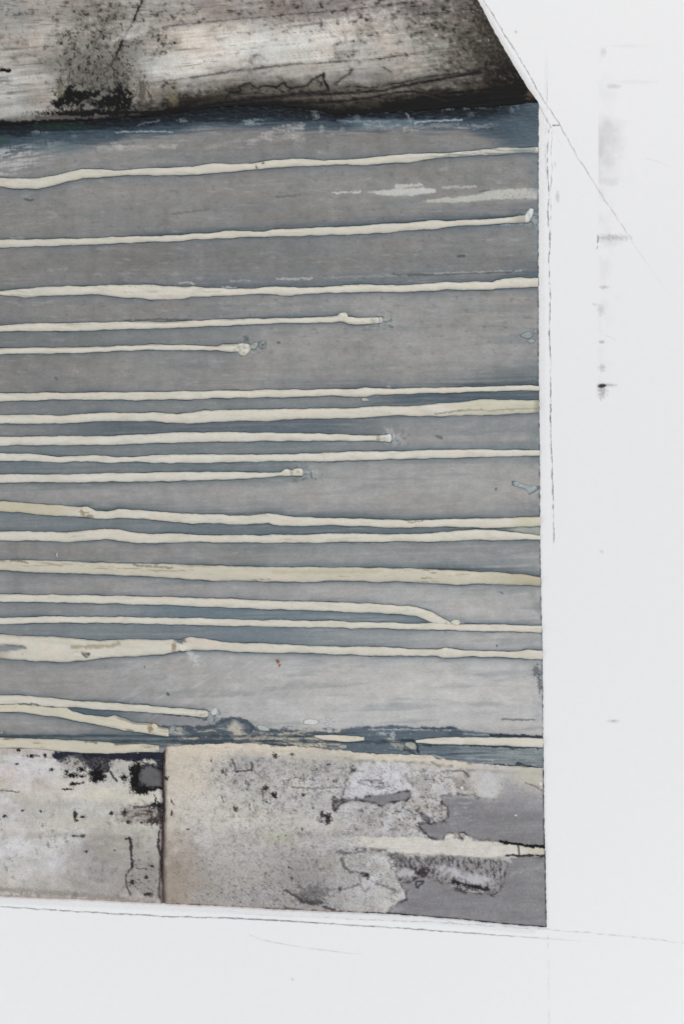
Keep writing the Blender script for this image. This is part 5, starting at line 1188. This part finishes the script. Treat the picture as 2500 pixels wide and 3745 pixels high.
smudge(2184, 400, 2330, 740, lambda X, Y, u, v: (.095 * np.clip(1 + .5 * fb(X, Y, 40, 50, 779, 4), .3, 1.6) * (1 - ss(.1, .8, u + .25 * fb(X, Y, 70, 60, 771, 3))) * ss(0, .22, v) * (1 - ss(.42, .95, v)) + .05 * blob(X, Y, 2225, 665, 40, 14, 5, .6)) * ss(0, .03, u), 1, label='soft grey straight sided smudge right of the pencil lines')
smudge(2184, 150, 2300, 1480, lambda X, Y, u, v: .045 * (1 - ss(.05, .7, u + .3 * fb(X, Y, 50, 70, 781, 3))) * ss(0, .03, u) * np.clip(.25 + 1.1 * fb(X, Y, 60, 90, 782, 4), 0, 1), 9, step=6)
smudge(2180, 840, 2320, 910, lambda X, Y, u, v: .17 * blob(X, Y, 2235, 868, 60, 9, 3, .7, .6) + .06 * blob(X, Y, 2225, 880, 40, 20, 4, .5, .6), 2)
smudge(2180, 1385, 2262, 1475, lambda X, Y, u, v: .95 * blob(X, Y, 2197, 1411, 14, 6, 6, .4, .4) + .22 * blob(X, Y, 2225, 1408, 22, 5, 7, .5, .6) + .25 * blob(X, Y, 2200, 1432, 13, 20, 8, .8, .6), 3, (52, 44, 48), 3, label='small dark brown smudge on the white sheet')
for k, (cx, cy, rx, ry, s) in enumerate([(2206, 1050, 14, 5, .2), (2171, 1113, 6, 3, .2), (2200, 1250, 8, 5, .3), (2240, 315, 22, 7, .14), (2205, 190, 9, 14, .1), (2240, 2637, 18, 4, .25), (2198, 2016, 6, 5, .14), (2200, 1345, 10, 12, .18), (2037, 720, 6, 16, .17), (2300, 168, 60, 5, .04),
                                          (2195, 1130, 10, 18, .12), (1885, 117, 4, 4, .25), (2075, 2160 + 520, 4, 3, .0), (2330, 300, 70, 6, .04), (1070, 3582, 4, 5, .12)]):
    if s: smudge(cx - rx * 2.2, cy - ry * 2.6, cx + rx * 2.4, cy + ry * 2.6, lambda X, Y, u, v: s * blob(X, Y, cx, cy, rx, ry, k, .6, .6), 10 + k, step=3)

# ------------------------------------------------------------------ loose bits on the panel
def fibre(name, pts, r, tone, label, cat, base=8):
    x, y, nx, ny, t, L = smooth_line(pts, 2.0, .5, 90)
    n = len(x); m = 8
    an = np.linspace(0, 2 * math.pi, m, endpoint=False)
    rr = r * np.clip(np.minimum(t, L - t) / (r * 1.2), .25, 1) * (1 + .2 * fb(t, t * 0, 6, 6, 91, 2))
    X = (x[:, None] + nx[:, None] * np.cos(an)[None, :] * rr[:, None]).ravel()
    Y = (y[:, None] + ny[:, None] * np.cos(an)[None, :] * rr[:, None]).ravel()
    Z = (base + rr[:, None] * np.sin(an)[None, :]).ravel()
    F = []
    for a in range(n - 1):
        for b in range(m):
            F.append((a * m + b, (a + 1) * m + b, (a + 1) * m + (b + 1) % m, a * m + (b + 1) % m))
    C = np.tile(albedo(np.array(tone, float)), (len(X), 1))
    o = link(name, W3a(X, Y, Z), F, M_FIBRE, None, C)
    o['label'] = label; o['category'] = cat
    return o
fibre('wax_crumb', DR([(15, 588), (22, 594), (30, 604)]), 4.4, (158, 84, 48), 'orange brown crumb stuck on the pale grey field, upper of the two', 'crumb', 6.5)
fibre('wax_crumb', DR([(34, 610), (34, 616), (26, 622)]), 3.4, (166, 92, 56), 'smaller orange brown crumb just under the larger one on the pale grey field', 'crumb', 6)
fibre('loose_fibre', D_([(303, 30), (297, 40), (300, 50), (303, 54)]), 1.8, (206, 206, 204), 'short white curled fibre on the dark grey band at the left', 'fibre', 5.5)
